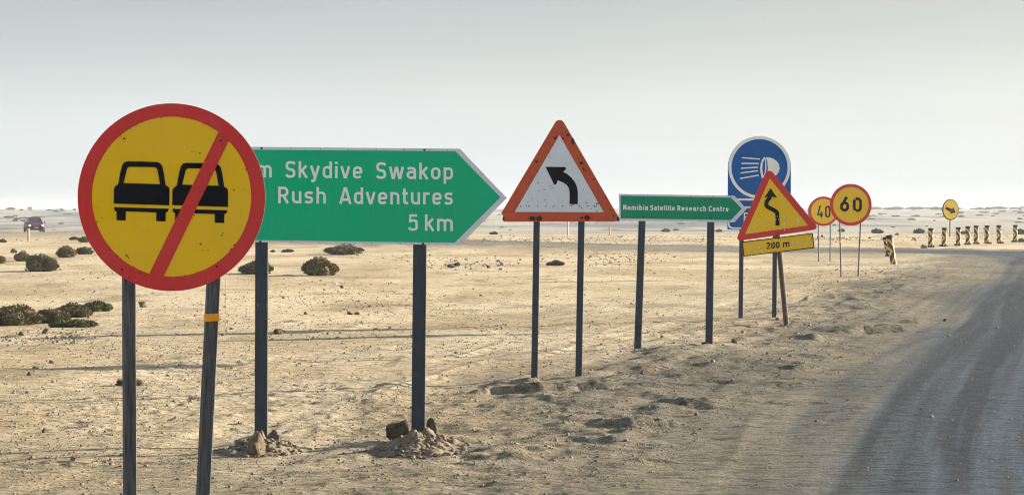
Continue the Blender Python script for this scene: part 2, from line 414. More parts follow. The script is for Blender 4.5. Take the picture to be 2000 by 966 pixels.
def sheet(name, faces):
    used = np.unique(faces); remap = np.zeros(len(verts), np.int64); remap[used] = np.arange(len(used))
    me = bpy.data.meshes.new(name); vv = verts[used]; ff = remap[faces]
    me.vertices.add(len(vv)); me.vertices.foreach_set('co', vv.astype(np.float32).ravel())
    me.loops.add(ff.size); me.loops.foreach_set('vertex_index', ff[:, ::-1].astype(np.int32).ravel())
    me.polygons.add(len(ff)); me.polygons.foreach_set('loop_start', np.arange(0, ff.size, 4, dtype=np.int32))
    me.polygons.foreach_set('loop_total', np.full(len(ff), 4, np.int32))
    me.update(calc_edges=True)
    me.polygons.foreach_set('use_smooth', np.ones(len(ff), bool))
    ca = me.color_attributes.new('tone', 'FLOAT_COLOR', 'POINT')
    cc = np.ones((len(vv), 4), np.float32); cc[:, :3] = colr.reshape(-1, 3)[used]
    ca.data.foreach_set('color', cc.ravel())
    o = link_mesh(name, me, None, GM); return tag(o, kind='structure')
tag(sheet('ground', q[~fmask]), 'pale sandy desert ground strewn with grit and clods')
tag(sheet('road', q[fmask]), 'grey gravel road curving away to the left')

# ------------------------------------------------------------------ sign building kit
class Sign:
    """everything is given in photograph pixels and built at distance D, standing on the ground"""
    def __init__(s, name, label, cat, D, foot, group=None):
        s.D = D; p = W(foot[0], foot[1], D); s.o = Vector((p.x, D, 0)); s.k = 0
        s.root = empty(name, s.o, label, cat, group); s.s = D/F
        s.step = .0012 if D < 60 else .003
    def L(s, x, y): p = W(x, y, s.D); return (p.x-s.o.x, p.z-s.o.z)
    def poly(s, name, loops, mat, thick=0, depth=None, label=None, parent=None):
        """flat shape facing the camera; loops = outline (+ holes) in pixels"""
        if depth is None: s.k += 1; depth = -s.k*s.step
        vs = []; 
        for lp in loops: vs.append([Vector((*s.L(*p), 0)) for p in lp])
        tri = tessellate_polygon(vs); flat = [v for l in vs for v in l]
        V_ = [(v.x, depth, v.y) for v in flat]; F_ = []
        for t in tri:
            a, b_, c_ = [flat[i] for i in t]
            F_.append(t if (b_-a).cross(c_-a).z > 0 else t[::-1])
        if thick > 0:
            n = len(flat); V_ += [(v.x, depth+thick, v.y) for v in flat]
            F_ += [tuple(i+n for i in f[::-1]) for f in F_]
            b0 = 0
            for l in vs:
                m = len(l)
                area = sum(l[i].x*l[(i+1) % m].y-l[(i+1) % m].x*l[i].y for i in range(m))
                for i in range(m):
                    a, b_ = b0+i, b0+(i+1) % m
                    F_.append((a, a+n, b_+n, b_) if area > 0 else (a, b_, b_+n, a+n))
                b0 += m
        o = mesh_obj(name, V_, F_, mat, parent or s.root)
        if label: o['label'] = label
        return o
    def post(s, top, bot, wpx, mat, depth=.02, name='post', label=None, yaw=0, dep=None, channel=False):
        a = s.L(*top); b_ = s.L(*bot); w = wpx*s.s; d = dep or w
        ux = (b_[0]-a[0])/(b_[1]-a[1]); bz = b_[1]-.35; bx = b_[0]-ux*.35
        bm = bmesh.new(); rings = []
        n = 10
        if channel: prof = [(-.5, 0), (.5, 0), (.5, 1), (.38, 1), (.38, .12), (-.38, .12), (-.38, 1), (-.5, 1)]
        else:
            c = .06; prof = [(-.5+c, 0), (.5-c, 0), (.5, c), (.5, 1-c), (.5-c, 1), (-.5+c, 1), (-.5, 1-c), (-.5, c)]
        cy, sy = math.cos(yaw), math.sin(yaw); k = 1/(abs(cy)+abs(sy))
        for i in range(n+1):
            t = i/n; z = a[1]+(bz-a[1])*t; x = a[0]+(bx-a[0])*t
            ring = []
            for px, py in prof:
                qx, qy = px*w*k, (py-.5)*d*k
                ring.append(bm.verts.new((x+qx*cy-qy*sy+random.uniform(-1, 1)*w*.004, depth+d*.5+qx*sy+qy*cy, z)))
            rings.append(ring)
        m = len(prof)
        for r0, r1 in zip(rings[:-1], rings[1:]):
            for i in range(m): bm.faces.new((r0[i], r1[i], r1[(i+1) % m], r0[(i+1) % m]))
        bm.faces.new(rings[0]); bm.faces.new(rings[-1][::-1])
        bmesh.ops.recalc_face_normals(bm, faces=bm.faces)
        o = bm_obj(name, bm, mat, s.root)
        if label: o['label'] = label
        return o
    def tube(s, top, bot, wpx, mat, depth=.02, name='post', label=None, seg=12, bury=.35):
        a = s.L(*top); b_ = s.L(*bot); r = wpx*s.s/2; ux = (b_[0]-a[0])/(b_[1]-a[1])
        return tube_obj(name, (a[0], depth+r, a[1]), (b_[0]-ux*bury, depth+r, b_[1]-bury), r, r, mat, s.root, label, seg)
    def bolt(s, x, y, rpx, mat=None, depth=None):
        dd = -(s.k+1)*s.step if depth is None else depth
        c = s.L(x, y); r = rpx*s.s; V_ = []; F_ = []
        for j, (rr, dy) in enumerate(((r, 0), (r*.9, -r*.55), (r*.5, -r*.8))):
            for i in range(6): V_.append((c[0]+rr*math.cos(i*math.pi/3), dd+dy, c[1]+rr*math.sin(i*math.pi/3)))
        for j in range(2):
            for i in range(6): F_.append((j*6+i, (j+1)*6+i, (j+1)*6+(i+1) % 6, j*6+(i+1) % 6))
        F_.append((12, 13, 14, 15, 16, 17)[::-1])
        return mesh_obj('bolt', V_, F_, mat or M['bolt'], s.root)
    def dots(s, name, pts, mat, label=None):
        """many tiny flat specks (rivets, bullet marks) joined into one part"""
        dd = -(s.k+1)*s.step; s.k += 1; V_ = []; F_ = []
        for (x, y, r) in pts:
            c = s.L(x, y); n0 = len(V_); k = 7; ph = random.random()*6
            for i in range(k):
                rr = r*s.s*random.uniform(.75, 1.2)
                V_.append((c[0]+rr*math.cos(ph+i*6.283/k), dd, c[1]+rr*math.sin(ph+i*6.283/k)))
            F_.append(tuple(range(n0, n0+k)))
        o = mesh_obj(name, V_, F_, mat, s.root); o['kind'] = 'stuff'
        if label: o['label'] = label
        return o
    def text(s, words, cap, sw, mat, label=None, name='lettering'):
        """words: (string, x0, x1, baseline at x0, baseline at x1)"""
        s.k += 1; d0 = -s.k*s.step
        for st, x0, x1, y0, y1 in words:
            V_ = []; F_ = []
            strokes, width = layout(st, sw/cap)
            for j, (pts, closed) in enumerate(strokes):
                P = []
                for (gx, gy) in pts:
                    fx = gx/width; px = x0+fx*(x1-x0); py = y0+fx*(y1-y0)-gy*cap; P.append(s.L(px, py))
                ribbon(P, closed, sw*s.s, d0-(j % 4)*.00025*(1 if s.D < 60 else 3), V_, F_)
            mesh_obj(name, V_, F_, mat, s.root)
        s.k += 1

def tube_obj(name, a, b, r0, r1, mat, parent=None, label=None, seg=12):
    a = Vector(a); b = Vector(b); d = (b-a).normalized(); e = d.orthogonal().normalized(); f = d.cross(e)
    V_ = []
    for p, r in ((a, r0), (b, r1)):
        for i in range(seg): t = 6.28318*i/seg; V_.append(p+e*(r*math.cos(t))+f*(r*math.sin(t)))
    F_ = [(i, (i+1) % seg, seg+(i+1) % seg, seg+i) for i in range(seg)]+[tuple(range(seg))[::-1], tuple(range(seg, 2*seg))]
    o = mesh_obj(name, V_, F_, mat, parent)
    if label: o['label'] = label
    return o
def circ(cx, cy, rx, ry=None, n=72, a0=0, a1=360):
    ry = ry or rx
    return [(cx+rx*math.cos(math.radians(a0+(a1-a0)*i/n)), cy+ry*math.sin(math.radians(a0+(a1-a0)*i/n))) for i in range(n if a1-a0 == 360 else n+1)]
def rounded(pts, r, seg=6):
    """round the corners of a polygon; r single or per corner"""
    o = []; n = len(pts)
    for i in range(n):
        p0 = Vector(pts[i-1][:2]); p = Vector(pts[i][:2]); p1 = Vector(pts[(i+1) % n][:2]); rr = r[i] if isinstance(r, (list, tuple)) else r
        o += corner(p0, p, p1, rr, seg)
    return o
def corner(p0, p, p1, r, seg=6):
    a = p0-p; b = p1-p
    if r <= 0 or a.length < 1e-9 or b.length < 1e-9: return [tuple(p)]
    ang_ = a.angle(b)
    if ang_ > 3.12: return [tuple(p)]
    t = min(r/math.tan(ang_/2), a.length*.499, b.length*.499); rr = t*math.tan(ang_/2)
    a.normalize(); b.normalize(); c = p+(a+b).normalized()*(rr/math.sin(ang_/2))
    s0 = p+a*t-c; s1 = p+b*t-c; tot = s0.angle_signed(s1)
    res = []
    for i in range(seg+1):
        v = s0.copy(); v.rotate(Matrix.Rotation(-tot*i/seg, 2)); res.append(tuple(c+v))
    return res
def path(pts, closed=False):
    P = [Vector(p[:2]) for p in pts]; R = [(p[2] if len(p) > 2 else 0) for p in pts]; n = len(P); o = []
    for i in range(n):
        if not closed and i in (0, n-1): o.append(tuple(P[i])); continue
        o += corner(P[i-1], P[i], P[(i+1) % n], R[i])
    return o
def ribbon(P, closed, w, depth, V_, F_):
    Q = [Vector(P[0])]
    for p in P[1:]:
        if (Vector(p)-Q[-1]).length > 1e-7: Q.append(Vector(p))
    if closed and (Q[0]-Q[-1]).length < 1e-7: Q.pop()
    n = len(Q); n0 = len(V_)
    for i in range(n):
        a = Q[i]-Q[i-1] if (i > 0 or closed) else Q[1]-Q[0]
        b = Q[(i+1) % n]-Q[i] if (i < n-1 or closed) else a
        a = a.normalized(); b = b.normalized(); na_ = Vector((-a.y, a.x)); nb = Vector((-b.y, b.x))
        m = (na_+nb); m = m.normalized() if m.length > 1e-6 else na_
        k = 1/max(.80, m.dot(na_)); m *= w/2*k
        V_.append((Q[i].x+m.x, depth, Q[i].y+m.y)); V_.append((Q[i].x-m.x, depth, Q[i].y-m.y))
    for i in range(n if closed else n-1):
        a = n0+2*i; b = n0+2*((i+1) % n); F_.append((a, a+1, b+1, b))

# road-sign alphabet drawn as strokes; cap height 1, stroke centre lines inset by h
def glyph(ch, h):
    X0 = h; XR = .50-h; XT = .735-h; T = 1-h; CR = .57-h; r = (XR-X0)/2; rc = (CR-X0)/2
    bowl = ([(X0, h, r), (XR, h, r), (XR, XT, r), (X0, XT, r)], True)
    g = {
     'o': ([bowl], .50), 'd': ([bowl, ([(XR, 0), (XR, 1)], 0)], .50), 'b': ([bowl, ([(X0, 0), (X0, 1)], 0)], .50),
     'p': ([bowl, ([(X0, -.26), (X0, .735)], 0)], .50),
     'n': ([([(X0, 0), (X0, .735)], 0), ([(X0, .4), (X0, XT, r), (XR, XT, r), (XR, 0)], 0)], .50),
     'h': ([([(X0, 0), (X0, 1)], 0), ([(X0, .4), (X0, XT, r), (XR, XT, r), (XR, 0)], 0)], .50),
     'u': ([([(XR, 0), (XR, .735)], 0), ([(X0, .735), (X0, h, r), (XR, h, r), (XR, .34)], 0)], .50),
     'm': ([([(X0, 0), (X0, .735)], 0), ([(X0, .4), (X0, XT, .16), (.405, XT, .16), (.405, 0)], 0), ([(.405, .4), (.405, XT, .16), (.81-h, XT, .16), (.81-h, 0)], 0)], .81),
     'a': ([([(XR-.01, .4), (XR-.01, h, .17), (X0-.01, h, .17), (X0-.01, .43, .17), (XR-.01, .43)], 0), ([(XR, 0), (XR, XT, .17), (.13, XT, .1), (.06, .60)], 0)], .50),
     'e': ([([(XR-.015, .15), (XR-.09, h, .1), (X0, h, r), (X0, XT, r), (XR, XT, r), (XR, .33)], 0), ([(X0, .36), (XR, .36)], 0)], .50),
     's': ([([(.035, .13), (.12, h, .09), (.45-h, h, .12), (.45-h, .345, .12), (X0, .39, .12), (X0, XT, .12), (.33, XT, .09), (.41, .61)], 0)], .46),
     'c': ([([(.43, .15), (.35, h, .1), (X0, h, r), (X0, XT, r), (.35, XT, .1), (.43, .585)], 0)], .44),
     'r': ([([(X0, 0), (X0, .735)], 0), ([(X0, .4), (X0, XT, .19), (.35, XT)], 0)], .35),
     't': ([([(.115, .96), (.115, h, .13), (.31, h)], 0), ([(0, XT), (.30, XT)], 0)], .31),
     'l': ([([(X0, 1), (X0, h, .12), (.21, h)], 0)], .21),
     'i': ([([(X0, 0), (X0, .735)], 0), ([(X0, .86), (X0, 1.0)], 0)], 2*h),
     'k': ([([(X0, 0), (X0, 1)], 0), ([(.41, .735), (X0, .32)], 0), ([(.19, .44), (.43, 0)], 0)], .46),
     'v': ([([(.05, .735), (.232, 0)], 0), ([(.258, 0), (.44, .735)], 0)], .49),
     'y': ([([(.05, .735), (.25, .06)], 0), ([(.45, .735), (.25, .0), (.20, -.26+h, .1), (.06, -.26+h)], 0)], .50),
     'w': ([([(.05, .735), (.195, 0)], 0), ([(.215, 0), (.36, .735)], 0), ([(.38, .735), (.525, 0)], 0), ([(.545, 0), (.69, .735)], 0)], .74),
     'S': ([([(.03, .17), (.14, h, .12), (.52-h, h, .17), (.52-h, .47, .17), (X0, .53, .17), (X0, T, .17), (.38, T, .12), (.49, .84)], 0)], .53),
     'R': ([([(X0, 0), (X0, 1)], 0), ([(X0, T), (.54-h, T, .2), (.54-h, .46, .2), (X0, .46)], 0), ([(.28, .46), (.50, 0)], 0)], .56),
     'A': ([([(.05, 0), (.298, 1)], 0), ([(.322, 1), (.57, 0)], 0), ([(.13, .26), (.49, .26)], 0)], .62),
     'N': ([([(X0, 0), (X0, 1)], 0), ([(X0, .97), (.57-h, .03)], 0), ([(.57-h, 0), (.57-h, 1)], 0)], .57),
     'C': ([([(.53, .20), (.42, h, .14), (X0, h, .2), (X0, T, .2), (.42, T, .14), (.53, .80)], 0)], .54),
     'F': ([([(X0, 0), (X0, T), (.5, T)], 0), ([(X0, .5), (.44, .5)], 0)], .5),
     '5': ([([(.46, T), (.12, T), (.09, .56), (.2, .62, .1), (.51-h, .62, .2), (.51-h, h, .2), (.15, h, .12), (.03, .18)], 0)], .51),
     '4': ([([(.30, 1), (.07, .24), (.56, .24)], 0), ([(.40, .5), (.40, 0)], 0)], .56),
     '0': ([([(X0, h, rc), (CR, h, rc), (CR, T, rc), (X0, T, rc)], True)], .57),
     '6': ([([(X0, h, rc), (CR, h, rc), (CR, .60, rc), (X0, .60, rc)], True), ([(.42, 1), (X0+.01, .40)], 0)], .57),
     '2': ([([(X0, .76), (X0, T, .2), (.55-h, T, .2), (.55-h, .58, .14), (.09, h), (.57, h)], 0)], .57),
    }
    return g[ch]
def layout(st, swr, gap=.14):
    x = 0; out_ = []
    for i, ch in enumerate(st):
        if ch == ' ': x += .3; continue
        strokes, adv = glyph(ch, swr/2)
        for pts, closed in strokes:
            P = path([((p[0]+x), p[1], *(p[2:])) for p in pts], bool(closed)); out_.append((P, bool(closed)))
        x += adv+(gap if i < len(st)-1 else 0)
    return out_, x

# ------------------------------------------------------------------ 1: round end-of-no-overtaking sign
s = Sign('round_sign', 'large round yellow sign with two black cars struck by a red slash', 'road sign', 13.1, (330, 995))
def c1(pts, dx=0, dy=0): return [(130+(x+dx)/2.3, 180+(y+dy)/2.3) for x, y in pts]
s.poly('plate', [circ(335, 385, 183.3, 183)], M['back'], thick=.004, depth=0)
s.poly('yellow_face', [circ(335.2, 384, 156.5, 157, 72)], M['yellow'])
s.poly('red_ring', [circ(335, 385, 183.3, 183, 96), circ(335.2, 384, 155.5, 156, 96)], M['red'])
body = [(212, 500), (213, 432), (220, 421), (232, 413), (242, 360), (250, 328), (260, 314), (274, 310.5), (340, 311), (405, 314), (419, 318), (430, 330), (438, 365), (445, 416), (460, 427), (463, 440), (462, 508)]
win = [(257, 408), (272, 346), (277, 338), (285, 335), (395, 337), (404, 341), (409, 350), (420, 413)]
bump_ = [(212, 516), (460, 523), (457, 534), (446, 541), (445, 580), (403, 579), (403, 540), (267, 535), (266, 576), (225, 575), (225, 536), (216, 531)]
for dx, dy in ((0, 0), (263, 7)):
    k0 = s.k
    car_ = s.poly('car_symbol', [c1(body, dx, dy), c1(win, dx, dy)], M['black'], depth=-(s.k+1)*s.step)
    s.poly('bumper_symbol', [c1(bump_, dx, dy)], M['black'], depth=-(s.k+1)*s.step)
s.k += 1
s.poly('slash', [[(431, 249.4), (452.7, 263), (316, 547.2), (290.5, 536.5)]], M['red'])
s.bolt(243, 271, 2.2); s.bolt(431.5, 275, 2.4); s.bolt(238.5, 526, 2.2); s.bolt(424, 520, 2.2)
dd = [(391, 299, 1.6), (375, 296, .9), (379, 296, .8), (457, 371, 1.8), (477, 370, 1.2), (481, 331, 1.8), (235, 346, 1.6), (234, 352, 1.3), (392, 476, 2.2), (395, 488, 1), (380, 420, 1.5), (436, 455, 1.4), (434, 459, 1.4),
      (248, 499, 2), (251, 503, 1.6), (246, 497, 1), (407, 489, .9), (238, 268, 1), (252, 542, 1.4), (190, 433, 1.6), (216, 487, 1.5), (275, 533, 1.3), (345, 541, 1.2), (452, 486, 1.6), (458, 478, 2), (200, 425, 1.2)]
for i in range(70):
    a = random.uniform(0, 6.283); r_ = 156*random.uniform(.992, 1.006); dd.append((335.2+r_*math.cos(a), 384+r_*math.sin(a), random.uniform(.4, 1.3)))
for i in range(26):
    a = random.uniform(0, 6.283); r_ = 150*math.sqrt(random.random()); dd.append((335+r_*math.cos(a), 384+r_*math.sin(a), random.uniform(.3, .9)))
s.dots('paint_chips', dd, M['rust'])
s.post((248, 520), (250.3, 995), 30, M['wood'], .012, 'timber_post', 'upright grey timber post with split grain', yaw=math.radians(25))
s.post((414.5, 540), (392.5, 995), 30.5, M['wood'], .012, 'timber_post', 'leaning grey timber post with an orange tape band', yaw=math.radians(21))
# tape band wrapped round the leaning post
a0 = s.L(395.2, 612); a1 = s.L(426, 628); w_ = 30.5*s.s; ty = math.radians(21); k_ = 1/(math.cos(ty)+math.sin(ty))
bm = bmesh.new()
mt_ = Matrix.Translation(((a0[0]+a1[0])/2, .012+w_/2, (a0[1]+a1[1])/2)) @ Matrix.Rotation(-.048, 4, 'Y') @ Matrix.Rotation(ty, 4, 'Z')
bmesh.ops.create_cube(bm, size=1, matrix=mt_ @ Matrix.Diagonal((w_*k_*1.02+.004, w_*k_*1.02+.004, 15*s.s, 1)))
bm_obj('tape_band', bm, M['tape'], s.root)

# ------------------------------------------------------------------ 2: big green direction sign
s = Sign('direction_sign', 'large green arrow board pointing right with three lines of white lettering', 'road sign', 17.1, (660, 860))
outer = [(437, 286), (500, 286.7), (700, 288.6), (898, 290.5), (990, 386.7), (898, 478.6), (700, 475.4), (500, 472.8), (437, 472)]
inner = [(442, 291), (494.6, 292.3), (889.4, 295.2), (977.6, 385.3), (888, 473.8), (500, 468.5), (442, 467.5)]
s.poly('plate', [outer], M['border'], thick=.004, depth=0, label='pale metal plate showing as border')
s.poly('green_panel', [inner], M['green'])
s.text([('m', 503, 531, 346, 346.4), ('Skydive', 557.6, 708, 346.8, 348.6), ('Swakop', 734.6, 885.2, 349, 350.6),
        ('Rush', 543, 637, 396.6, 397.6), ('Adventures', 663, 885, 398, 399.6), ('5', 797, 816.5, 450.3, 450.6), ('km', 829.5, 885, 450.6, 451)], 32.3, 4.9, M['white_txt'])
rv = []
for x in (568, 626, 681, 735, 789, 841, 874): rv.append((x, 288+(x-500)*.0095+1.2, .9))
for x in (569, 623, 674, 726, 782, 837, 872): rv.append((x, 471.5+(x-500)*.0145, .9))
for x, y in ((904, 299), (942, 340), (981, 378), (980, 393), (938, 434), (901, 471), (988, 386)): rv.append((x, y, .9))
s.dots('rivets', rv, M['bolt'])
for x, y in ((511, 289.5), (829, 292.5), (508.5, 471.5), (826, 475.5)): s.bolt(x, y, 2.4)
s.post((511, 292), (509, 852), 24.5, M['steel'], .012, channel=False, dep=.05)
s.post((821.5, 294), (816, 862), 26, M['steel'], .012, channel=False, dep=.05)

# ------------------------------------------------------------------ 3: orange-bordered triangle
s = Sign('curve_warning_sign', 'orange and white triangle sign with a black arrow bending left, rusted and chipped', 'road sign', 23.0, (1087, 745))
tri_o = rounded([(1092.3, 223.5), (1213.5, 432.5), (984, 433)], [10, 8, 0])
jag = [(984.5, 433), (983.6, 430), (985.4, 428.4), (982.6, 425.5), (983.3, 422), (980.2, 418), (979.2, 415.6)]
tri_o = [p for p in tri_o if p[1] < 430 or p[0] > 1000]+jag
s.poly('plate', [tri_o], M['orange'], thick=.004, depth=0, label='orange plate with a torn rusty corner')
s.poly('white_panel', [[(1092.8, 263.8), (1179.2, 414.2), (1005.3, 413.7)]], M['dirty_white'])
def c2(pts): return [(960+x/3.864, 210+y/3.864) for x, y in pts]
arr = [(407, 447), (540, 448), (555, 449), (563, 456), (561, 464), (550, 478), (538, 485), (570, 500), (600, 525), (628, 560), (645, 598), (651, 640), (651, 728), (589, 728), (589, 640), (584, 608), (568, 585), (545, 568), (500, 548), (496, 560), (490, 577), (480, 583), (470, 577)]
s.poly('arrow_symbol', [c2(arr)], M['black'])
# the darker strips where the border pieces overlap
s.poly('border_seam', [[(980.8, 413.2), (1006, 413.0), (1006, 413.5), (980.8, 413.7)]], M['rust'])
def blob(cx, cy, rx, ry, n=18):
    return [(cx+rx*math.cos(i*6.283/n)*random.uniform(.72, 1.15), cy+ry*math.sin(i*6.283/n)*random.uniform(.72, 1.15)) for i in range(n)]
s.k += 1; dk = -s.k*s.step
for b_ in (blob(1039, 426.5, 7, 4.5), blob(1053, 426.5, 6.5, 5.2), blob(1146.5, 425, 6.5, 5), blob(1207, 428, 3, 5), blob(1109, 264, 3.6, 2.6), blob(1084, 269.5, 3, 2.5), blob(1135.5, 318.5, 4, 3), blob(983.5, 427, 2.2, 5), blob(1119, 276, 3.2, 7)):
    s.poly('rust_patch', [b_], M['rust'], depth=dk)
pts = []
for i in range(16): pts.append((1017+i*16.4 if i < 10 else random.uniform(1110, 1170), 402.3 if i < 10 else random.uniform(395, 404), 1.4))
for i in range(75):
    t = random.random(); x = 1092+random.uniform(-1, 1)*t*105; y = 240+t*185; pts.append((x+random.uniform(0, 12)*t, y, random.uniform(.4, 1.3)))
for x, y, r in ((1048, 315.5, 3), (1135, 318, 3), (1083.5, 269.5, 2), (1100, 270, 2), (1070, 279, 1.3), (1050.5, 336, 1.2), (1011, 375, 1.2), (1159, 350, 1.6), (1183, 386, 1.8), (1192, 409, 1.6), (1199, 421.5, 2), (1035, 338, 1), (1140, 330, 2), (1144, 333, 1.6), (1139, 327, 1.3), (1150, 333, 1.2)): pts.append((x, y, r))
s.dots('bullet_marks', pts, M['rust'])
s.bolt(1048, 425.5, 2.6); s.bolt(1136.5, 425, 2.6)
s.post((1048.5, 428), (1043.5, 749), 12.6, M['steel'], .012, dep=.05)
s.post((1135.8, 428), (1130, 741), 12.6, M['steel'], .012, dep=.05)

# ------------------------------------------------------------------ 4: small green direction sign
s = Sign('direction_sign', 'small narrow green arrow board with one line of white lettering', 'road sign', 28.25, (1315, 684))
s.poly('plate', [[(1208.3, 378.5), (1434.3, 382), (1458.5, 408), (1434.3, 434), (1210, 430.7)]], M['border'], thick=.004, depth=0, label='pale metal plate showing as border')
s.poly('green_panel', [[(1212, 382), (1427.6, 385.7), (1448.7, 407.5), (1427.6, 429.6), (1212.2, 426.3)]], M['green2'])
s.text([('Namibia', 1217, 1266, 409.6, 410.3), ('Satellite', 1270.2, 1318.2, 410.4, 411.1), ('Research', 1322.8, 1379.4, 411.2, 412.2), ('Centre', 1384, 1423.2, 412.2, 413)], 10.0, 2.0, M['white_txt'])
for x, y in ((1257.3, 388.4), (1256.7, 422.5), (1387.7, 390), (1388.4, 425.3)): s.bolt(x, y, 1.7)
s.k += 1
s.dots('rivets', [(1222, 380.2, .8), (1265, 380.6, .8), (1310.5, 381.5, .8), (1348, 382, .8), (1393, 382.5, .8), (1427, 383.3, .8), (1435.5, 386, .8), (1453, 404.3, .8), (1453, 410.3, .8), (1435.5, 428.5, .8), (1423.6, 432, .8), (1398, 431.6, .8), (1367, 431, .8), (1331, 430.7, .8), (1293, 430, .8), (1219, 429, .8), (1209.5, 389, .8), (1209, 419.5, .8)], M['bolt'])
s.post((1256, 384), (1245.5, 685.5), 13.6, M['steel'], .012, dep=.06)
s.post((1389.5, 386), (1385, 683), 13.9, M['steel'], .012, dep=.06)

# ------------------------------------------------------------------ 5: blue headlight sign
s = Sign('headlight_sign', 'tall blue sign with arched top showing a white headlight with beams', 'road sign', 35.9, (1480, 627))
def c5(pts): return [(1400+x/3.577, 250+y/3.577) for x, y in pts]
arch = circ(1483.2, 327.5, 61.5, 61.5, 40, 180, 360)
s.poly('plate', [arch+[(1544.5, 449.5), (1420.6, 447.8)]], M['blue'], thick=.004, depth=0)
s.poly('white_ring', [circ(1483.4, 326.8, 60.6, 60.8, 72), circ(1483.4, 326.8, 54.8, 55.0, 72)], M['white'])
s.poly('divider', [[(1421, 387.2), (1544.5, 388.6), (1544.5, 392.4), (1421, 391)]], M['white'])
rr_o = rounded([(1421.6, 402.6), (1543.8, 404), (1543.8, 448.2), (1421.6, 446.6)], 9); rr_i = rounded([(1424.6, 405.8), (1540.8, 407), (1540.8, 445.2), (1424.6, 443.6)], 7)
s.poly('panel_outline', [rr_o, rr_i], M['white'])
s.text([('F', 1452.6, 1460.5, 432, 432.2)], 17, 2.6, M['white_txt'])
for a, b_ in (((175, 207), (302, 217)), ((172, 247), (293, 248)), ((169, 281), (288, 274)), ((166, 314), (287, 298)), ((162, 353), (292, 329))):
    P = c5([a, b_]); V_ = []; F_ = []; ribbon([s.L(*P[0]), s.L(*P[1])], False, 2.3*s.s, -3*s.step, V_, F_); mesh_obj('beam_stroke', V_, F_, M['white'], s.root)
lens_o = c5([(330, 203), (316, 222), (306, 250), (303, 280), (306, 315), (314, 349), (328, 349), (340, 320), (347, 280), (345, 240), (337, 203)])
lens_i = c5([(333, 216), (322, 240), (318, 280), (321, 315), (326, 335), (334, 312), (338, 280), (338, 245)])
s.poly('lens_symbol', [lens_o, lens_i], M['white'], depth=-3*s.step)
lamp = c5([(341, 204), (370, 206), (398, 216), (420, 233), (434, 255), (439, 280), (434, 305), (418, 327), (395, 340), (362, 349), (342, 349), (352, 318), (357, 280), (352, 235)])
s.poly('lamp_symbol', [lamp], M['white'], depth=-3*s.step)
s.k = 4
for x, y in ((1450, 302.5), (1516.7, 306), (1449, 442)): s.bolt(x, y, 1.9)
s.post((1449, 440), (1447, 629), 8.2, M['steel'], .012, dep=.06)
s.post((1514.5, 440), (1512.6, 626), 8.4, M['steel'], .012, dep=.06)

# ------------------------------------------------------------------ 6: yellow bend triangle with distance plate
s = Sign('bend_warning_sign', 'tilted yellow triangle with a winding arrow above a 200 m plate', 'road sign', 33.8, (1537, 640))
to = rounded([(1500.3, 325.5), (1600.5, 447), (1436, 471.5)], [9, 6, 6])
ti = [(1503.4, 348.4), (1578.4, 440), (1455.4, 456.9)]
s.poly('triangle_plate', [to], M['yellow2'], thick=.004, depth=0)
s.poly('red_border', [to, ti], M['red'])
V_ = []; F_ = []
P = path([(1518.6, 440.5), (1518.3, 414, 9), (1496, 402, 9), (1497.5, 393, 7), (1505, 384)])
ribbon([s.L(*p) for p in P], False, 8.0*s.s, -2*s.step, V_, F_); mesh_obj('arrow_symbol', V_, F_, M['black'], s.root)
s.poly('arrow_head_symbol', [[(1505, 367), (1517.8, 386.2), (1511, 384.6), (1499.5, 384.2), (1492.3, 386.6)]], M['black'], depth=-2.2*s.step)
s.k = 3
s.poly('distance_plate', [rounded(c5([(175, 793), (670, 732), (683, 838), (187, 897)]), 1.5)], M['yellow2'], thick=.004, depth=.0, label='yellow distance plate lettered 200 m')
s.poly('black_border', [rounded(c5([(175, 793), (670, 732), (683, 838), (187, 897)]), 1.5), c5([(182, 799), (664, 739), (676, 832), (193, 890)])], M['black'])
s.text([('200', 1497, 1522.6, 486.2, 484), ('m', 1528.8, 1542.5, 482.6, 481.2)], 12.6, 2.3, M['black'])
sc = []
for i in range(60):
    if random.random() < .5: x = random.uniform(1455, 1585); y = 470+(1590-x)*.12+random.uniform(-6, 14)
    else: x = random.uniform(1470, 1565); y = 432+(1565-x)*.08+random.uniform(-14, 16)
    sc.append((x, y, random.uniform(.4, 1.6)))
s.dots('paint_chips', sc, M['dirty_white'])
s.tube((1511.5, 372), (1537.5, 640.5), 10.4, M['brownwood'], .012, 'pole', 'round brown pole leaning left')
for x, y in ((1519, 458), (1520.5, 466)): s.bolt(x, y, 1.4)

# ------------------------------------------------------------------ 7, 8, 9: round speed limit signs and the sign back
def speed(num, words, cx, cy, r0, r1, D, posts, sw, cap, label, wpx, tape=None):
    s = Sign('speed_limit_sign', label, 'road sign', D, ((posts[0][1][0]+posts[1][1][0])/2, posts[0][1][1]), 'round yellow speed limit signs')
    s.poly('plate', [circ(cx, cy, r0)], M['red'], thick=.004, depth=0)
    s.poly('yellow_face', [circ(cx, cy, r1)], M['yellow2'])
    s.text(words, cap, sw, M['black'])
    s.dots('paint_chips', [(cx+random.uniform(-.6, .6)*r1, cy+random.uniform(-.7, .7)*r1, random.uniform(.3, 1.3)*r1/35) for i in range(14)], M['dirty_white'])
    for a, b_ in posts:
        s.tube(a, b_, wpx, M['steel_thin'], .015, 'post')
    if tape:
        a = s.L(*tape); r = (wpx*.5+.5)*s.s
        tube_obj('tape_band', (a[0], .015+wpx*s.s/2, a[1]+.035), (a[0], .015+wpx*s.s/2, a[1]-.035), r, r, M['tape'], s.root)
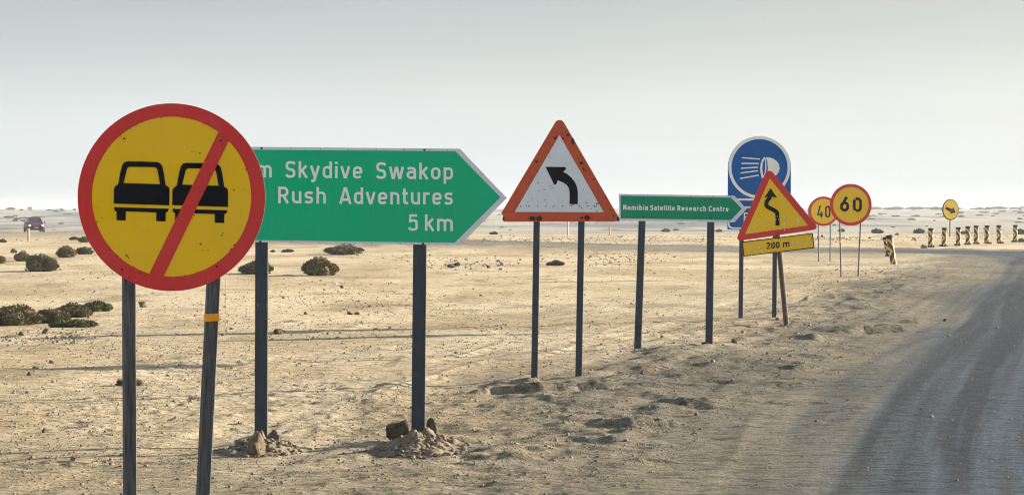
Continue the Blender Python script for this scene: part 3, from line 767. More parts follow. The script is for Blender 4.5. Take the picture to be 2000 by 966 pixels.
speed('60', [('6', 1640.6, 1658.4, 412.8, 413.2), ('0', 1665.5, 1683.6, 413.6, 414)], 1661.7, 399.8, 40.8, 34.6, 60.4, [((1640.4, 425), (1643, 540.5)), ((1681.7, 425), (1676.3, 541))], 5.4, 28.6,
      'round yellow sign with red rim reading 60 on two thin posts', 2.9, (1640.9, 471.5))
speed('40', [('4', 1595.8, 1607.4, 424.6, 424.8), ('0', 1611.8, 1621.5, 424.9, 425)], 1608.3, 412.4, 28.9, 24.3, 81, [((1598.3, 430), (1599.3, 509)), ((1622.2, 430), (1621.5, 510))], 3.2, 23.4,
      'round yellow sign with red rim reading 40, partly behind the 60 sign', 2.4)
s = Sign('sign_back', 'bare grey back of a round sign peeping out behind the 40 sign', 'road sign', 90, (1601, 499.5))
s.poly('plate', [circ(1604.5, 413.0, 27)], M['back'], thick=.004, depth=0)
s.tube((1599.2, 420), (1599.6, 499), 2.0, M['steel_thin'], .02, 'post')

# ------------------------------------------------------------------ 10: round arrow sign by the bollards
s = Sign('arrow_sign', 'small round yellow sign with a black arrow pointing down right, behind the striped bollards', 'road sign', 160, (1855.6, 462.5))
s.poly('plate', [circ(1856.3, 409.3, 16.2, 20.6)], M['black'], thick=.03, depth=0, label='dark rim')
s.poly('yellow_face', [circ(1856.8, 409.0, 14.4, 18.8)], paint('bright_yellow_paint', (1.0, .66, .05), .4, .1, 2, 0), depth=-.02)
def c7(pts): return [(1700+x/5.367, 370+y/5.367) for x, y in pts]
s.poly('arrow_symbol', [c7([(790, 178), (858, 205), (866, 182), (893, 240), (826, 257), (842, 238), (785, 205)])], M['black'], depth=-.03)
s.tube((1856.2, 415), (1855.6, 463), 2.6, M['steel_thin'], .05, 'post')

# ------------------------------------------------------------------ bollards
def stripes(name):
    m, n, b = new_mat(name)
    c = N(n, 'ShaderNodeTexCoord'); sp = N(n, 'ShaderNodeSeparateXYZ'); n.links.new(c.outputs['Object'], sp.inputs[0])
    ab = N(n, 'ShaderNodeMath', operation='ABSOLUTE'); n.links.new(sp.outputs['X'], ab.inputs[0])
    ml = N(n, 'ShaderNodeMath', operation='MULTIPLY_ADD'); ml.inputs[1].default_value = 1.35; n.links.new(sp.outputs['X'], ml.inputs[0])
    # stripes slant one way in the upper half and the other way in the lower half
    zz = N(n, 'ShaderNodeMath', operation='SUBTRACT'); zz.inputs[1].default_value = .48; n.links.new(sp.outputs['Z'], zz.inputs[0])
    az = N(n, 'ShaderNodeMath', operation='ABSOLUTE'); n.links.new(zz.outputs[0], az.inputs[0]); n.links.new(az.outputs[0], ml.inputs[2])
    fr = N(n, 'ShaderNodeMath', operation='MULTIPLY'); fr.inputs[1].default_value = 2.9; n.links.new(ml.outputs[0], fr.inputs[0])
    f2 = N(n, 'ShaderNodeMath', operation='FRACT'); n.links.new(fr.outputs[0], f2.inputs[0])
    gt = N(n, 'ShaderNodeMath', operation='GREATER_THAN'); gt.inputs[1].default_value = .67; n.links.new(f2.outputs[0], gt.inputs[0])
    dirt = ramp2(n, noise(n, 6, 4, .6), .4, .75)
    o = mixc(n, gt.outputs[0], (.014, .018, .028), (.85, .56, .10))
    md = N(n, 'ShaderNodeMath', operation='MULTIPLY'); md.inputs[1].default_value = .35; n.links.new(dirt, md.inputs[0])
    o = mixc(n, md.outputs[0], o, (.16, .14, .11))
    n.links.new(o, b.inputs['Base Color']); b.inputs['Roughness'].default_value = .6
    return m
M['stripe'] = stripes('striped_bollard_paint')
M['rubber'] = rock_mat('black_rubber_foot', (.02, .02, .022), (.06, .058, .055), 20)
def lathe(prof, seg=20):
    V_ = []; F_ = []
    for r, z in prof:
        for i in range(seg): t = 6.28318*i/seg; V_.append((r*math.cos(t), r*math.sin(t), z))
    for j in range(len(prof)-1):
        for i in range(seg): F_.append((j*seg+i, j*seg+(i+1) % seg, (j+1)*seg+(i+1) % seg, (j+1)*seg+i))
    return V_, F_
V_, F_ = lathe([(.135, -.15), (.134, .5), (.132, 1.03), (.135, 1.05), (.120, 1.055), (.115, .95)])
me_tube = bpy.data.meshes.new('striped_tube'); me_tube.from_pydata(V_, [], F_); me_tube.materials.append(M['stripe'])
V_, F_ = lathe([(.1385, .93), (.141, .945), (.141, 1.06), (.120, 1.063), (.110, .98)])
me_collar = bpy.data.meshes.new('dark_collar'); me_collar.from_pydata(V_, [], F_); me_collar.materials.append(M['black'])
bm = bmesh.new(); bmesh.ops.create_cube(bm, size=1, matrix=Matrix.Translation((.03, 0, .05)) @ Matrix.Diagonal((.40, .36, .11, 1)))
bmesh.ops.bevel(bm, geom=bm.edges[:], offset=.04, segments=2, affect='EDGES')
me_foot = bpy.data.meshes.new('rubber_foot'); bm.to_mesh(me_foot); bm.free(); me_foot.materials.append(M['rubber'])
def bollard(x, y, top, label, lean=(0, 0), turn=0, foot=True, kw=1.0):
    gx, gy = G(x, y); r = empty('striped_bollard', (gx, gy, ground_z(gx, gy)), label, 'bollard', 'black and yellow striped bollards')
    hpx = (y-top)*gy/F; k = hpx/1.05
    r.rotation_euler = (lean[1], lean[0], 0)
    for nm, me in (('striped_tube', me_tube), ('collar', me_collar)):
        o = link_mesh(nm, me, r); o.scale = (k*kw, k*kw, k); o.rotation_euler = (0, 0, turn)
    if foot:
        o = link_mesh('base', me_foot, r); o.location = (random.uniform(-.1, .05), .02, 0); o.scale = (k, k, k); o.rotation_euler = (0, 0, random.uniform(-.3, .3))
    return r
bollard(1745.5, 514.4, 457.6, 'nearest striped bollard, tilted, in front of its twin beside the 60 sign', (-.16, 0), .2, False, .82)
bollard(1735, 501, 463.5, 'striped bollard leaning left, half hidden behind the nearest one', (-.20, 0), .5, True, .78)
row = [(1817.5, 483, 445.5), (1843.5, 481, 444.5), (1871.5, 480, 444), (1890.5, 478.6, 442.5), (1906.5, 477.6, 441.8), (1927, 476.6, 441), (1951.5, 475.8, 440.3), (1983, 472.4, 439.2)]
ords = ['leftmost', 'second from the left', 'third from the left', 'fourth from the left', 'fifth from the left', 'third from the right', 'second from the right', 'rightmost']
for (x, y, t), nm in zip(row, ords):
    bollard(x, y, t, 'upright striped bollard, %s in the far row of eight' % nm, (random.uniform(-.03, .03), 0), random.uniform(-.3, .3))

# ------------------------------------------------------------------ rocks
def rock_mesh(name, seed, sx, sy, sz, mat, sub=3, rough=.32, blocky=0):
    rnd = random.Random(seed); bm = bmesh.new(); bmesh.ops.create_icosphere(bm, subdivisions=sub, radius=1)
    offs = Vector((rnd.uniform(-50, 50), rnd.uniform(-50, 50), rnd.uniform(-50, 50)))
    from mathutils import noise as mn
    cuts = [(Vector((rnd.gauss(0, 1), rnd.gauss(0, 1), rnd.gauss(0, .8))).normalized(), rnd.uniform(.38, .8)) for _ in range(12)]
    for v in bm.verts:
        p = v.co.copy()
        if blocky:
            m = max(abs(p.x), abs(p.y), abs(p.z)); p = p.lerp(p/m*.85, blocky)
        for n_, d_ in (cuts if not blocky else []):
            e = p.dot(n_)-d_
            if e > 0: p -= n_*e*.92
        f = 1+rough*mn.fractal(p*1.4+offs, 1, 2, 4)*.6+rough*.28*mn.fractal(p*5+offs, .8, 2, 3)
        p *= f; v.co = Vector((p.x*sx, p.y*sy, p.z*sz))
    me = bpy.data.meshes.new(name); bm.to_mesh(me); bm.free(); me.materials.append(mat)
    me.polygons.foreach_set('use_smooth', [True]*len(me.polygons)); me.set_sharp_from_angle(angle=math.radians(35)); return me
def rock(x, ybase, wpx, hpx, label, mat='rock', seed=None, name='rock', tilt=0, dz=0, blocky=0, depthk=.8, group=None):
    gx, gy = G(x, ybase); s_ = gy/F; seed = seed or random.randint(1, 9999)
    sx_, sz_ = wpx*s_/2*1.15, hpx*s_*.75
    me = rock_mesh(name, seed, sx_, sx_*depthk, sz_, M[mat], 4 if wpx > 15 else 3, blocky=blocky)
    o = link_mesh(name, me); gy2 = gy+sx_*depthk*.8
    o.location = (gx, gy2, ground_z(gx, gy2)+sz_*.35+dz); o.rotation_euler = (random.uniform(-.15, .15), tilt, random.uniform(-.3, .3))
    return tag(o, label, 'rock', group)
# boulders and earth heaped round the green sign's feet
def mound(cx, cy, rx, ry, h, label, seed, rocks=140):
    """heap of loose earth"""
    nn = 64; V_ = []; F_ = []
    xs = np.linspace(-1.15, 1.15, nn); XX, YY = np.meshgrid(xs, xs, indexing='xy')
    wx = cx+XX*rx; wy = cy+YY*ry
    rr = np.hypot(XX, YY)*(1+.22*fbm(XX*2+seed, YY*2, seed, 3))
    zz = h*np.clip(1-rr, 0, 1)**.85*(1+.9*fbm(wx*9, wy*9, seed+3, 3))+.045*fbm(wx*30, wy*30, seed+5, 2)*np.clip(1.05-rr, 0, 1)
    zz = np.where(rr > 1, -.05, zz); base = height(wx, wy)
    V_ = [(float(a-cx), float(b-cy), float(c+d)) for a, b, c, d in zip(wx.ravel(), wy.ravel(), zz.ravel(), base.ravel())]
    F_ = [(j*nn+i, j*nn+i+1, (j+1)*nn+i+1, (j+1)*nn+i) for j in range(nn-1) for i in range(nn-1)]
    root = mesh_obj('earth_mound', V_, F_, M['heap'], None, True); root.location = (cx, cy, 0); tag(root, label, 'mound')
    # loose lumps on it, one joined part
    from mathutils import noise as mn
    bm = bmesh.new(); rnd = random.Random(seed)
    for i in range(rocks):
        a = rnd.uniform(0, 6.283); q_ = math.sqrt(rnd.random())*1.15; px, py = q_*math.cos(a)*rx, q_*math.sin(a)*ry
        r_ = rnd.uniform(.008, .034)*(1.2 if q_ < .8 else .8); zt = h*max(0, 1-q_)+ground_z(cx+px, cy+py)
        res = bmesh.ops.create_icosphere(bm, subdivisions=1, radius=r_, matrix=Matrix.Translation((px, py, zt+r_*.2)) @ Matrix.Rotation(rnd.uniform(0, 3), 4, 'X') @ Matrix.Diagonal((1, rnd.uniform(.6, 1), rnd.uniform(.5, .9), 1)))
        for v in res['verts']: v.co += Vector((rnd.uniform(-1, 1), rnd.uniform(-1, 1), rnd.uniform(-1, 1)))*r_*.28
    o = bm_obj('clods', bm, M['heap'], root); o['kind'] = 'stuff'
    return root
mound(*( (lambda g: (g[0], g[1]+.15))(G(500, 882)) ), .30, .40, .10, 'low heap of loose earth at the left post of the large green sign', 3, 220)
mound(*( (lambda g: (g[0], g[1]+.2))(G(812, 884)) ), .36, .58, .12, 'wider heap of loose earth at the right post of the large green sign', 9, 380)
rock(505, 889, 42, 44, 'pale jagged boulder in front of the left post of the large green sign', 'rock', 5, depthk=.8)
rock(531, 873, 26, 34, 'smaller brown rock tucked right of the jagged boulder', 'rock', 12, depthk=.9)
rock(778, 866, 42, 26, 'brown brick-shaped rock leaning left of the right green sign post', 'darkrock', 21, tilt=-.32, blocky=.75, dz=.075, depthk=.45)
rock(842, 860, 21, 25, 'rounded brown rock on the heap right of the right green sign post', 'darkrock', 31, dz=.045, depthk=.8)
for args in [
    (278, 600, 22, 12, 'small brown stone on the sand right of the left timber post', 'rock'),
    (247, 755, 58, 17, 'broad brown rock half hidden behind the left timber post', 'rock'),
    (86, 843, 8, 10, 'small upright dark stone on the sand at lower left', 'darkrock'),
    (143, 906, 17, 9, 'flat dark stone beside a rut at lower left', 'rock'),
    (1255, 735, 11, 9, 'round dark stone on sand right of the orange triangle sign', 'darkrock'),
    (1434, 676, 15, 8, 'dark stone just right of the small green sign', 'darkrock'),
    (1847, 625, 9, 7, 'pale pebble at the end of the dark rut beside the road', 'rock'),
    (1381, 684, 18, 7, 'low dark stone at the right post of the small green sign', 'darkrock'),
    (543, 655, 20, 11, 'low dark tuft-like stone right of the green sign left post', 'darkrock'),
    (1725, 642, 42, 12, 'dark lump of earth on the ridge beside the road', 'darkrock'),
    (1752, 459, 9, 5, 'small brown rock on the far sand edge left of the arrow sign', 'darkrock'),
    (1786, 468, 9, 6, 'brown stone between the leaning bollards and the row', 'darkrock'),
    (1698, 466, 6, 5, 'small stone behind the 60 sign on its right', 'darkrock'),
    (1606, 464, 7, 7, 'small rock by the thin posts of the 40 sign', 'darkrock'),
    (40, 660, 12, 10, 'leftmost of two brown clods below the near bushes', 'rock'),
    (88, 657, 17, 11, 'right one of two brown clods below the near bushes', 'rock'),
    (140, 676, 12, 6, 'flat brown clod on the sand below the bushes', 'rock'),
    (1808, 485, 17, 8, 'pale rock lying at the foot of the leftmost far bollard', 'rock'),
    (1994, 473, 18, 8, 'dark rock at the right edge of the view beyond the bollards', 'darkrock'),
    (1519, 629, 9, 6, 'pale stone at the foot of the blue sign right post', 'rock'),
    (57, 735, 12, 7, 'dark stone on the smooth sand at left', 'darkrock'),
    (668, 562, 9, 7, 'brown stone beyond the white plastic scrap', 'darkrock'),
    (683, 613, 14, 7, 'left one of a pair of dark clods behind the large green sign', 'darkrock'),
    (698, 614, 11, 6, 'right one of a pair of dark clods behind the large green sign', 'darkrock'),
    (882, 524, 22, 8, 'dark clod on the sand right of the green arrow board', 'darkrock'),
    (894, 521, 14, 8, 'larger dark clod in the lumpy patch below the arrow tip', 'darkrock'),
    (954, 525, 10, 7, 'single dark clod left of the triangle sign posts', 'darkrock'),
]:
    rock(*args)

# thousands of clods and pebbles nobody could count
def scatter():
    rnd = np.random.RandomState(11); P = []
    patches = [(600, 640, 130, 20, 420, .022), (700, 590, 110, 16, 300, .03), (620, 560, 90, 14, 120, .032), (440, 610, 40, 26, 160, .024), (900, 518, 60, 7, 220, .05), (870, 503, 90, 6, 160, .045),
               (1000, 470, 180, 4, 900, .06), (1250, 466, 160, 4, 700, .065), (1210, 508, 60, 9, 220, .045), (1200, 497, 60, 3, 160, .05), (1640, 466, 50, 2, 260, .08), (1900, 462, 80, 2, 100, .07), (1760, 470, 60, 4, 60, .06),
               (70, 662, 70, 8, 360, .024), (100, 700, 110, 30, 240, .018), (330, 640, 150, 40, 200, .019), (220, 560, 160, 22, 100, .03), (300, 690, 150, 30, 180, .016), (160, 530, 130, 14, 120, .035),
               (60, 470, 120, 4, 120, .06), (250, 800, 260, 60, 240, .012), (700, 760, 260, 60, 260, .012), (1050, 590, 160, 50, 160, .022), (1100, 540, 160, 18, 140, .03), (1350, 640, 170, 40, 240, .018),
               (1350, 700, 170, 30, 240, .015), (1560, 640, 90, 14, 300, .019), (1560, 700, 160, 30, 340, .016), (1250, 780, 200, 30, 340, .012), (1650, 600, 120, 30, 300, .02),
               (1690, 550, 80, 16, 260, .03), (1720, 520, 60, 8, 120, .035), (700, 680, 260, 30, 260, .015), (1420, 530, 90, 20, 80, .028)]
    # fine grit, even over the ground, thicker beside the road
    for k in range(26000):
        gy = 11.8+rnd.gamma(1.6, 9.0); gx = rnd.uniform(-.27, .27)*gy
        uu = 5 if gy < 60 else 9
        P.append((gx, gy, .0052*math.exp(rnd.randn()*.38)*(1+gy/30.)))
    P = np.array(P); ru, _ = road_uv(P[:, 0], P[:, 1]); den = vnoise(P[:, 0]/1.3, P[:, 1]/2.6, 95)+.5*vnoise(P[:, 0]/.4, P[:, 1]/.8, 96)
    P = [tuple(p) for p, q_, dn in zip(P, np.abs(ru), den) if (q_ > 4.6 and (dn > .12 or rnd.rand() < .28)) or rnd.rand() < .07]
    for cx, cy, sx_, sy_, n, r in patches:
        X_ = cx+rnd.randn(n)*sx_; Y_ = cy+rnd.randn(n)*sy_
        for a, b in zip(X_, Y_):
            if b < 452 or b > 985 or a < -150 or a > 2150: continue
            gx, gy = G(a, b); P.append((gx, gy, r*math.exp(rnd.randn()*.42)*.62))
    P = np.array(P); z = height(P[:, 0], P[:, 1])
    bm = bmesh.new(); bmesh.ops.create_cone(bm, cap_ends=True, segments=5, radius1=1.0, radius2=.45, depth=1.5); bmesh.ops.triangulate(bm, faces=bm.faces); bv = np.array([v.co[:] for v in bm.verts]); bf = np.array([[v.index for v in f.verts] for f in bm.faces]); bm.free()
    n = len(P); k = len(bv)
    jit = 1+.30*rnd.randn(n, k, 1)*.8; a = rnd.rand(n)*6.283; c_, s_ = np.cos(a), np.sin(a)
    sc = np.stack([P[:, 2]*rnd.uniform(.8, 1.5, n), P[:, 2]*rnd.uniform(.7, 1.2, n), P[:, 2]*rnd.uniform(.45, .85, n)], -1)
    v = bv[None]*jit*sc[:, None, :]
    vx = v[..., 0]*c_[:, None]-v[..., 1]*s_[:, None]; vy = v[..., 0]*s_[:, None]+v[..., 1]*c_[:, None]
    vv = np.stack([vx+P[:, 0:1], vy+P[:, 1:2], v[..., 2]+z[:, None]+P[:, 2:3]*.15], -1).reshape(-1, 3)
    ff = (bf[None]+(np.arange(n)*k)[:, None, None]).reshape(-1, 3)
    me = bpy.data.meshes.new('clods'); me.vertices.add(len(vv)); me.vertices.foreach_set('co', vv.astype(np.float32).ravel())
    me.loops.add(ff.size); me.loops.foreach_set('vertex_index', ff.astype(np.int32).ravel()); me.polygons.add(len(ff))
    me.polygons.foreach_set('loop_start', np.arange(0, ff.size, 3, dtype=np.int32)); me.polygons.foreach_set('loop_total', np.full(len(ff), 3, np.int32)); me.update(calc_edges=True)
    o = link_mesh('clods', me, None, M['clod']); tag(o, 'scattered small earth clods and pebbles over the sand', 'clods', kind='stuff')
scatter()

# ------------------------------------------------------------------ shrubs
def leaf_mat(name, dark, light):
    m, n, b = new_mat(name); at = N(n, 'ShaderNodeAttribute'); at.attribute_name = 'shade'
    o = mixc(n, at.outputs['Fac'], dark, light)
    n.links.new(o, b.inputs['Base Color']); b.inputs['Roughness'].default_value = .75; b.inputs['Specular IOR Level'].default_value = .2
    return m
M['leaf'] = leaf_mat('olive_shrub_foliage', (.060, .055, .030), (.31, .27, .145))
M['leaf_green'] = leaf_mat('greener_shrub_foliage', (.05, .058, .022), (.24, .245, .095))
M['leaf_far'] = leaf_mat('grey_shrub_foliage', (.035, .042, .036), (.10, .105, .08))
M['twig'] = stick_mat('dry_twigs', (.07, .05, .035), (.16, .12, .08))
def shrub_mesh(name, seed, nlobes, nleaf, mat, flat=.62, leaf=.06):
    """dome of width 1 and height about flat, made of many short upright leaf blades over dense lobes"""
    rnd = np.random.RandomState(seed); V_ = []; F_ = []; C_ = []
    lobes = []
    for i in range(nlobes):
        a = rnd.rand()*6.283; q_ = math.sqrt(rnd.rand())*.36 if i else 0
        rr = rnd.uniform(.12, .20) if i else .24
        zc = max(.02, (flat-.20)*(1-(q_/.50)**2.5)*rnd.uniform(.7, 1.02)); lobes.append((q_*math.cos(a), q_*math.sin(a)*.85, zc, rr))
    lobes.append((0, 0, .10, .33))
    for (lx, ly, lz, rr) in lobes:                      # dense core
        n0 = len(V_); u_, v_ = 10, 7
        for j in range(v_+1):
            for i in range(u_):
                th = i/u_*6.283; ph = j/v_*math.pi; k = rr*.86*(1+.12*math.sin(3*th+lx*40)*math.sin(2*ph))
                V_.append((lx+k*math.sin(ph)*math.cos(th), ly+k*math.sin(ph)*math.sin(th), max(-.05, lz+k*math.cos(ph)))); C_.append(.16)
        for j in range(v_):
            for i in range(u_): F_.append((n0+j*u_+i, n0+(j+1)*u_+i, n0+(j+1)*u_+(i+1) % u_, n0+j*u_+(i+1) % u_))
    per = nleaf//len(lobes)
    for (lx, ly, lz, rr) in lobes:
        base = rnd.uniform(-.22, .22)
        for _ in range(per):
            d = rnd.randn(3); d[2] = abs(d[2])*.9-.25; d /= np.linalg.norm(d)
            p = np.array((lx, ly, lz))+d*rr*rnd.uniform(.80, 1.05)
            if p[2] < .0: p[2] = rnd.uniform(0, .05)
            if any((p[0]-a)**2+(p[1]-b)**2+(p[2]-c)**2 < (r*.72)**2 for a, b, c, r in lobes): continue
            up = d+np.array((0, 0, .9))+rnd.randn(3)*.35; up /= np.linalg.norm(up)
            sd = np.cross(up, rnd.randn(3)); sd /= (np.linalg.norm(sd)+1e-9)
            L_ = leaf*rnd.uniform(.6, 1.3); w_ = leaf*rnd.uniform(.16, .30)
            n0 = len(V_); tip = p+up*L_
            V_ += [tuple(p-sd*w_), tuple(p+sd*w_), tuple(p+up*L_*.6+sd*w_*.9), tuple(tip), tuple(p+up*L_*.6-sd*w_*.9)]
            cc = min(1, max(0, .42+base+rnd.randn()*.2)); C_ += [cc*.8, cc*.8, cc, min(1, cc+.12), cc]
            F_.append((n0, n0+1, n0+2, n0+3, n0+4))
    me = bpy.data.meshes.new(name); me.from_pydata(V_, [], F_); me.update()
    at = me.attributes.new('shade', 'FLOAT', 'POINT'); at.data.foreach_set('value', np.array(C_, np.float32)); me.materials.append(mat)
    return me
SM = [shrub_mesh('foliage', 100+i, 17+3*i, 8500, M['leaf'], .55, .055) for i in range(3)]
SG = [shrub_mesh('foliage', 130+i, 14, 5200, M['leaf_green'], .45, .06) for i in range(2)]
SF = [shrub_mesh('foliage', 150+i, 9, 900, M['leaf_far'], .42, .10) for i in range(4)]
def twig_mesh(seed):
    rnd = random.Random(seed); bm = bmesh.new()
    for i in range(22):
        a = rnd.uniform(0, 6.283); L_ = rnd.uniform(.25, .5); e = Vector((math.cos(a)*L_, math.sin(a)*L_*.85, rnd.uniform(.02, .22)))
        d = e.normalized(); sd = d.orthogonal().normalized()*.006; s2 = d.cross(sd)
        q0 = [bm.verts.new(v) for v in (sd, s2, -sd, -s2)]; q1 = [bm.verts.new(e+v*.4) for v in (sd, s2, -sd, -s2)]
        for k in range(4): bm.faces.new((q0[k], q0[(k+1) % 4], q1[(k+1) % 4], q1[k]))
    me = bpy.data.meshes.new('branches'); bm.to_mesh(me); bm.free(); me.materials.append(M['twig']); return me
TM = twig_mesh(4)
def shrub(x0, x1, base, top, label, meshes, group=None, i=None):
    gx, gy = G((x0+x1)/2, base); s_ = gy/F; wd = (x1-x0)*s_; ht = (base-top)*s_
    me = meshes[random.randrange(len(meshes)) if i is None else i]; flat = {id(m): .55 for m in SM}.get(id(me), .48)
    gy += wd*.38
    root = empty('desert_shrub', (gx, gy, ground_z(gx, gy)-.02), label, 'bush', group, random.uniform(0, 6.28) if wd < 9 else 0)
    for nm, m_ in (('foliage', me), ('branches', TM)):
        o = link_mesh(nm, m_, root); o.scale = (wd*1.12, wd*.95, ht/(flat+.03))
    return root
g_ = None
shrub(-40, 76, 637, 593, 'large olive bush at the left edge, cut by the frame', SM, i=0)
shrub(60, 130, 632, 600, 'medium olive bush joined to the right of the bush at the left edge', SM, i=1)
shrub(98, 172, 619, 588, 'round olive bush in the middle of the near bush clump', SM, i=2)
shrub(160, 211, 609, 584, 'greener bush at the right end of the near bush clump', SG, i=0)
shrub(92, 136, 641, 626, 'lowest green tuft in front of the near bush clump', SG, i=1)
shrub(118, 182, 641, 622, 'low flat green bush trailing in front of the near clump', SG, i=0)
shrub(33, 109, 530, 493, 'dense dark round bush left of the round sign', SM, i=1)
shrub(22, 60, 511, 489, 'smaller bush peeping behind the dense dark round bush', SM, i=2)
shrub(17, 33, 492, 482, 'tiny round bush above the pair at far left', SM, i=0)
shrub(-14, 12, 514, 497, 'bush cut by the left edge level with the dense dark bush', SM, i=0)
shrub(101, 150, 502, 477, 'spreading grey-green bush touching the round sign rim', SM, i=2)
shrub(140, 182, 496, 478, 'paler bush right behind the spreading one at the sign rim', SF, i=0)
shrub(150, 176, 472, 459, 'small far bush beside the rim of the round sign', SM, i=1)
shrub(133, 152, 469, 461, 'smallest far bush left of the round sign rim', SF, i=1)
shrub(-4, 12, 474, 465, 'low far bush at the left edge below the car', SF, i=2)
shrub(461, 536, 536, 506, 'olive bush crossed by the left post of the large green sign', SM, i=0)
shrub(578, 664, 539, 499, 'big domed bush under the large green sign', SM, i=1)
shrub(624, 719, 497, 476, 'wide low bush just beneath the large green board', SM, i=2)
shrub(548, 575, 492, 484, 'small low tuft left of the wide bush beneath the green board', SF, i=0)
shrub(527, 538, 492, 485, 'tiny tuft beside the left post of the large green sign', SF, i=3)
shrub(1070, 1103, 520, 508, 'small bright green tuft between the triangle sign posts', SG, i=1)
shrub(536, 556, 652, 643, 'small dry tuft right of the left green sign post', SF, i=2)
for k_, (x0, x1, b_, t_, lb) in enumerate([(1701, 1727, 455, 444, 'far mound-shaped bush behind the leaning bollards'), (1786, 1808, 455, 443, 'far mound-shaped bush left of the bollard row'), (1635, 1654, 452, 444, 'far bush seen between the posts of the 60 sign'),
       (1874, 1902, 457, 449, 'far bush behind the third and fourth bollards'), (1984, 2006, 458, 445, 'far bush at the right edge behind the last bollard'), (1290, 1310, 451, 443, 'far bush seen under the small green sign'), (1397, 1413, 451, 444, 'far bush right of the small green sign right post'),
       (905, 925, 457, 451, 'far bush right below the tip of the large green arrow'), (955, 975, 457, 450, 'far bush left of the triangle sign corner')]):
    shrub(x0, x1, b_, t_, lb, SF, i=k_ % 4)
# shrubs dotted over the far plain and along the skyline, single meshes that nothing tells apart
rnd = random.Random(5)
def far_shrub(x, r, wpx, hpx):
    X_ = (x-1000)/F*r; k = r/F; me = SF[rnd.randrange(4)]
    o = link_mesh('desert_shrub', me); o.location = (X_, r, ground_z(X_, r)-.05); o.scale = (wpx*k, wpx*k*.9, hpx*k/.48); o.rotation_euler = (0, 0, rnd.uniform(0, 6.28))
    z_ = ('small grey shrub on the skyline ridge', 'shrubs along the skyline') if r > 820 else (('tiny grey shrub on the slope below the skyline', 'shrubs on the far slope') if r > 450 else ('low grey shrub on the pale plain beyond the road', 'shrubs on the near part of the plain'))
    tag(o, z_[0], 'bush', z_[1])
for i in range(150):
    far_shrub(rnd.uniform(-60, 2060) if rnd.random() < .6 else rnd.uniform(1650, 2060), rnd.uniform(830, 1150), rnd.choice((8, 12, 18, 28, 40))*rnd.uniform(.7, 1.2), rnd.uniform(3, 7))
for i in range(110):
    far_shrub(rnd.choice((rnd.uniform(-60, 400), rnd.uniform(1600, 2060), rnd.uniform(800, 1600))), rnd.uniform(420, 820), rnd.uniform(8, 24), rnd.uniform(2.2, 5))
for i in range(34):
    far_shrub(rnd.uniform(-60, 2060), rnd.uniform(250, 450), rnd.uniform(5, 20), rnd.uniform(1.6, 4))

# ------------------------------------------------------------------ marker posts, poles, litter
def marker(x, base, top, wpx, mat, name, label, cat, lean=0, sq=True):
    gx, gy = G(x, base); k = gy/F; h = (base-top)*k; z = ground_z(gx, gy); r = wpx*k/2
    bm = bmesh.new()
    bmesh.ops.create_cone(bm, cap_ends=True, segments=10, radius1=r*1.05, radius2=r*.95, depth=h+.4, matrix=Matrix.Rotation(lean, 4, 'Y') @ Matrix.Translation((0, 0, h/2-.2)))
    bmesh.ops.bevel(bm, geom=[e for e in bm.edges if e.verts[0].co.z > h*.9 and e.verts[1].co.z > h*.9], offset=r*.25, segments=1, affect='EDGES')
    o = bm_obj(name, bm, mat); o.location = (gx, gy, z-.005); return tag(o, label, cat)
marker(55.5, 470, 445, 4.2, M['lightwood'], 'wooden_post', 'short pale wooden post standing in front of the dark red car', 'post')
marker(1191, 460, 443, 4.0, M['lightwood'], 'marker_post', 'short yellowish marker post beyond the sand between triangle and small green sign', 'post')
marker(1109, 459.5, 428, 2.6, M['back'], 'steel_pole', 'thin far grey pole rising behind the orange triangle', 'pole')
marker(440.5, 602, 535, 1.6, M['lightwood'], 'thin_stake', 'thin leaning stick in the sand below the round sign', 'stick', lean=.02)
def scrap(x, y, wpx, dpx, hpx, c, name, label, cat, seed):
    """crumpled litter: a creased sheet with folds"""
    gx, gy = G(x, y); k = gy/F; m, n, b = new_mat(name+'_plastic'); 
    f = noise(n, 20, 3, .5); n.links.new(mixc(n, f, c, tuple(v*.8 for v in c)), b.inputs['Base Color']); b.inputs['Roughness'].default_value = .5
    rnd = random.Random(seed); nx, ny = 9, 6; V_ = []
    for j in range(ny):
        for i in range(nx):
            u_, v_ = i/(nx-1)*2-1, j/(ny-1)*2-1
            V_.append((u_*wpx*k/2*(1-.25*abs(v_))+rnd.uniform(-1, 1)*wpx*k*.03, v_*dpx*k*.8, hpx*k*(1-.8*max(abs(u_), abs(v_)))*rnd.uniform(.4, 1.1)+.01))
    F_ = [(j*nx+i, j*nx+i+1, (j+1)*nx+i+1, (j+1)*nx+i) for j in range(ny-1) for i in range(nx-1)]
    o = mesh_obj(name, V_, F_, m); o.location = (gx, gy, ground_z(gx, gy)); sm = o.modifiers.new('thick', 'SOLIDIFY'); sm.thickness = .003
    return tag(o, label, cat)
scrap(655, 556, 13, 6, 6, (.80, .82, .84), 'plastic_bag', 'white scrap of plastic on the sand behind the large green sign', 'litter', 1)
scrap(692, 698, 17, 3, 2.5, (.72, .74, .74), 'paper_scrap', 'flat white scrap of paper lying between the large green sign posts', 'litter', 2)
scrap(847, 492, 6, 4, 5, (.90, .91, .92), 'plastic_cup', 'tiny bright white litter near the lower corner of the large green board', 'litter', 3)
scrap(562, 538, 28, 4, 2.2, (.03, .30, .10), 'plastic_netting', 'strip of green plastic netting left of the domed bush', 'litter', 4)

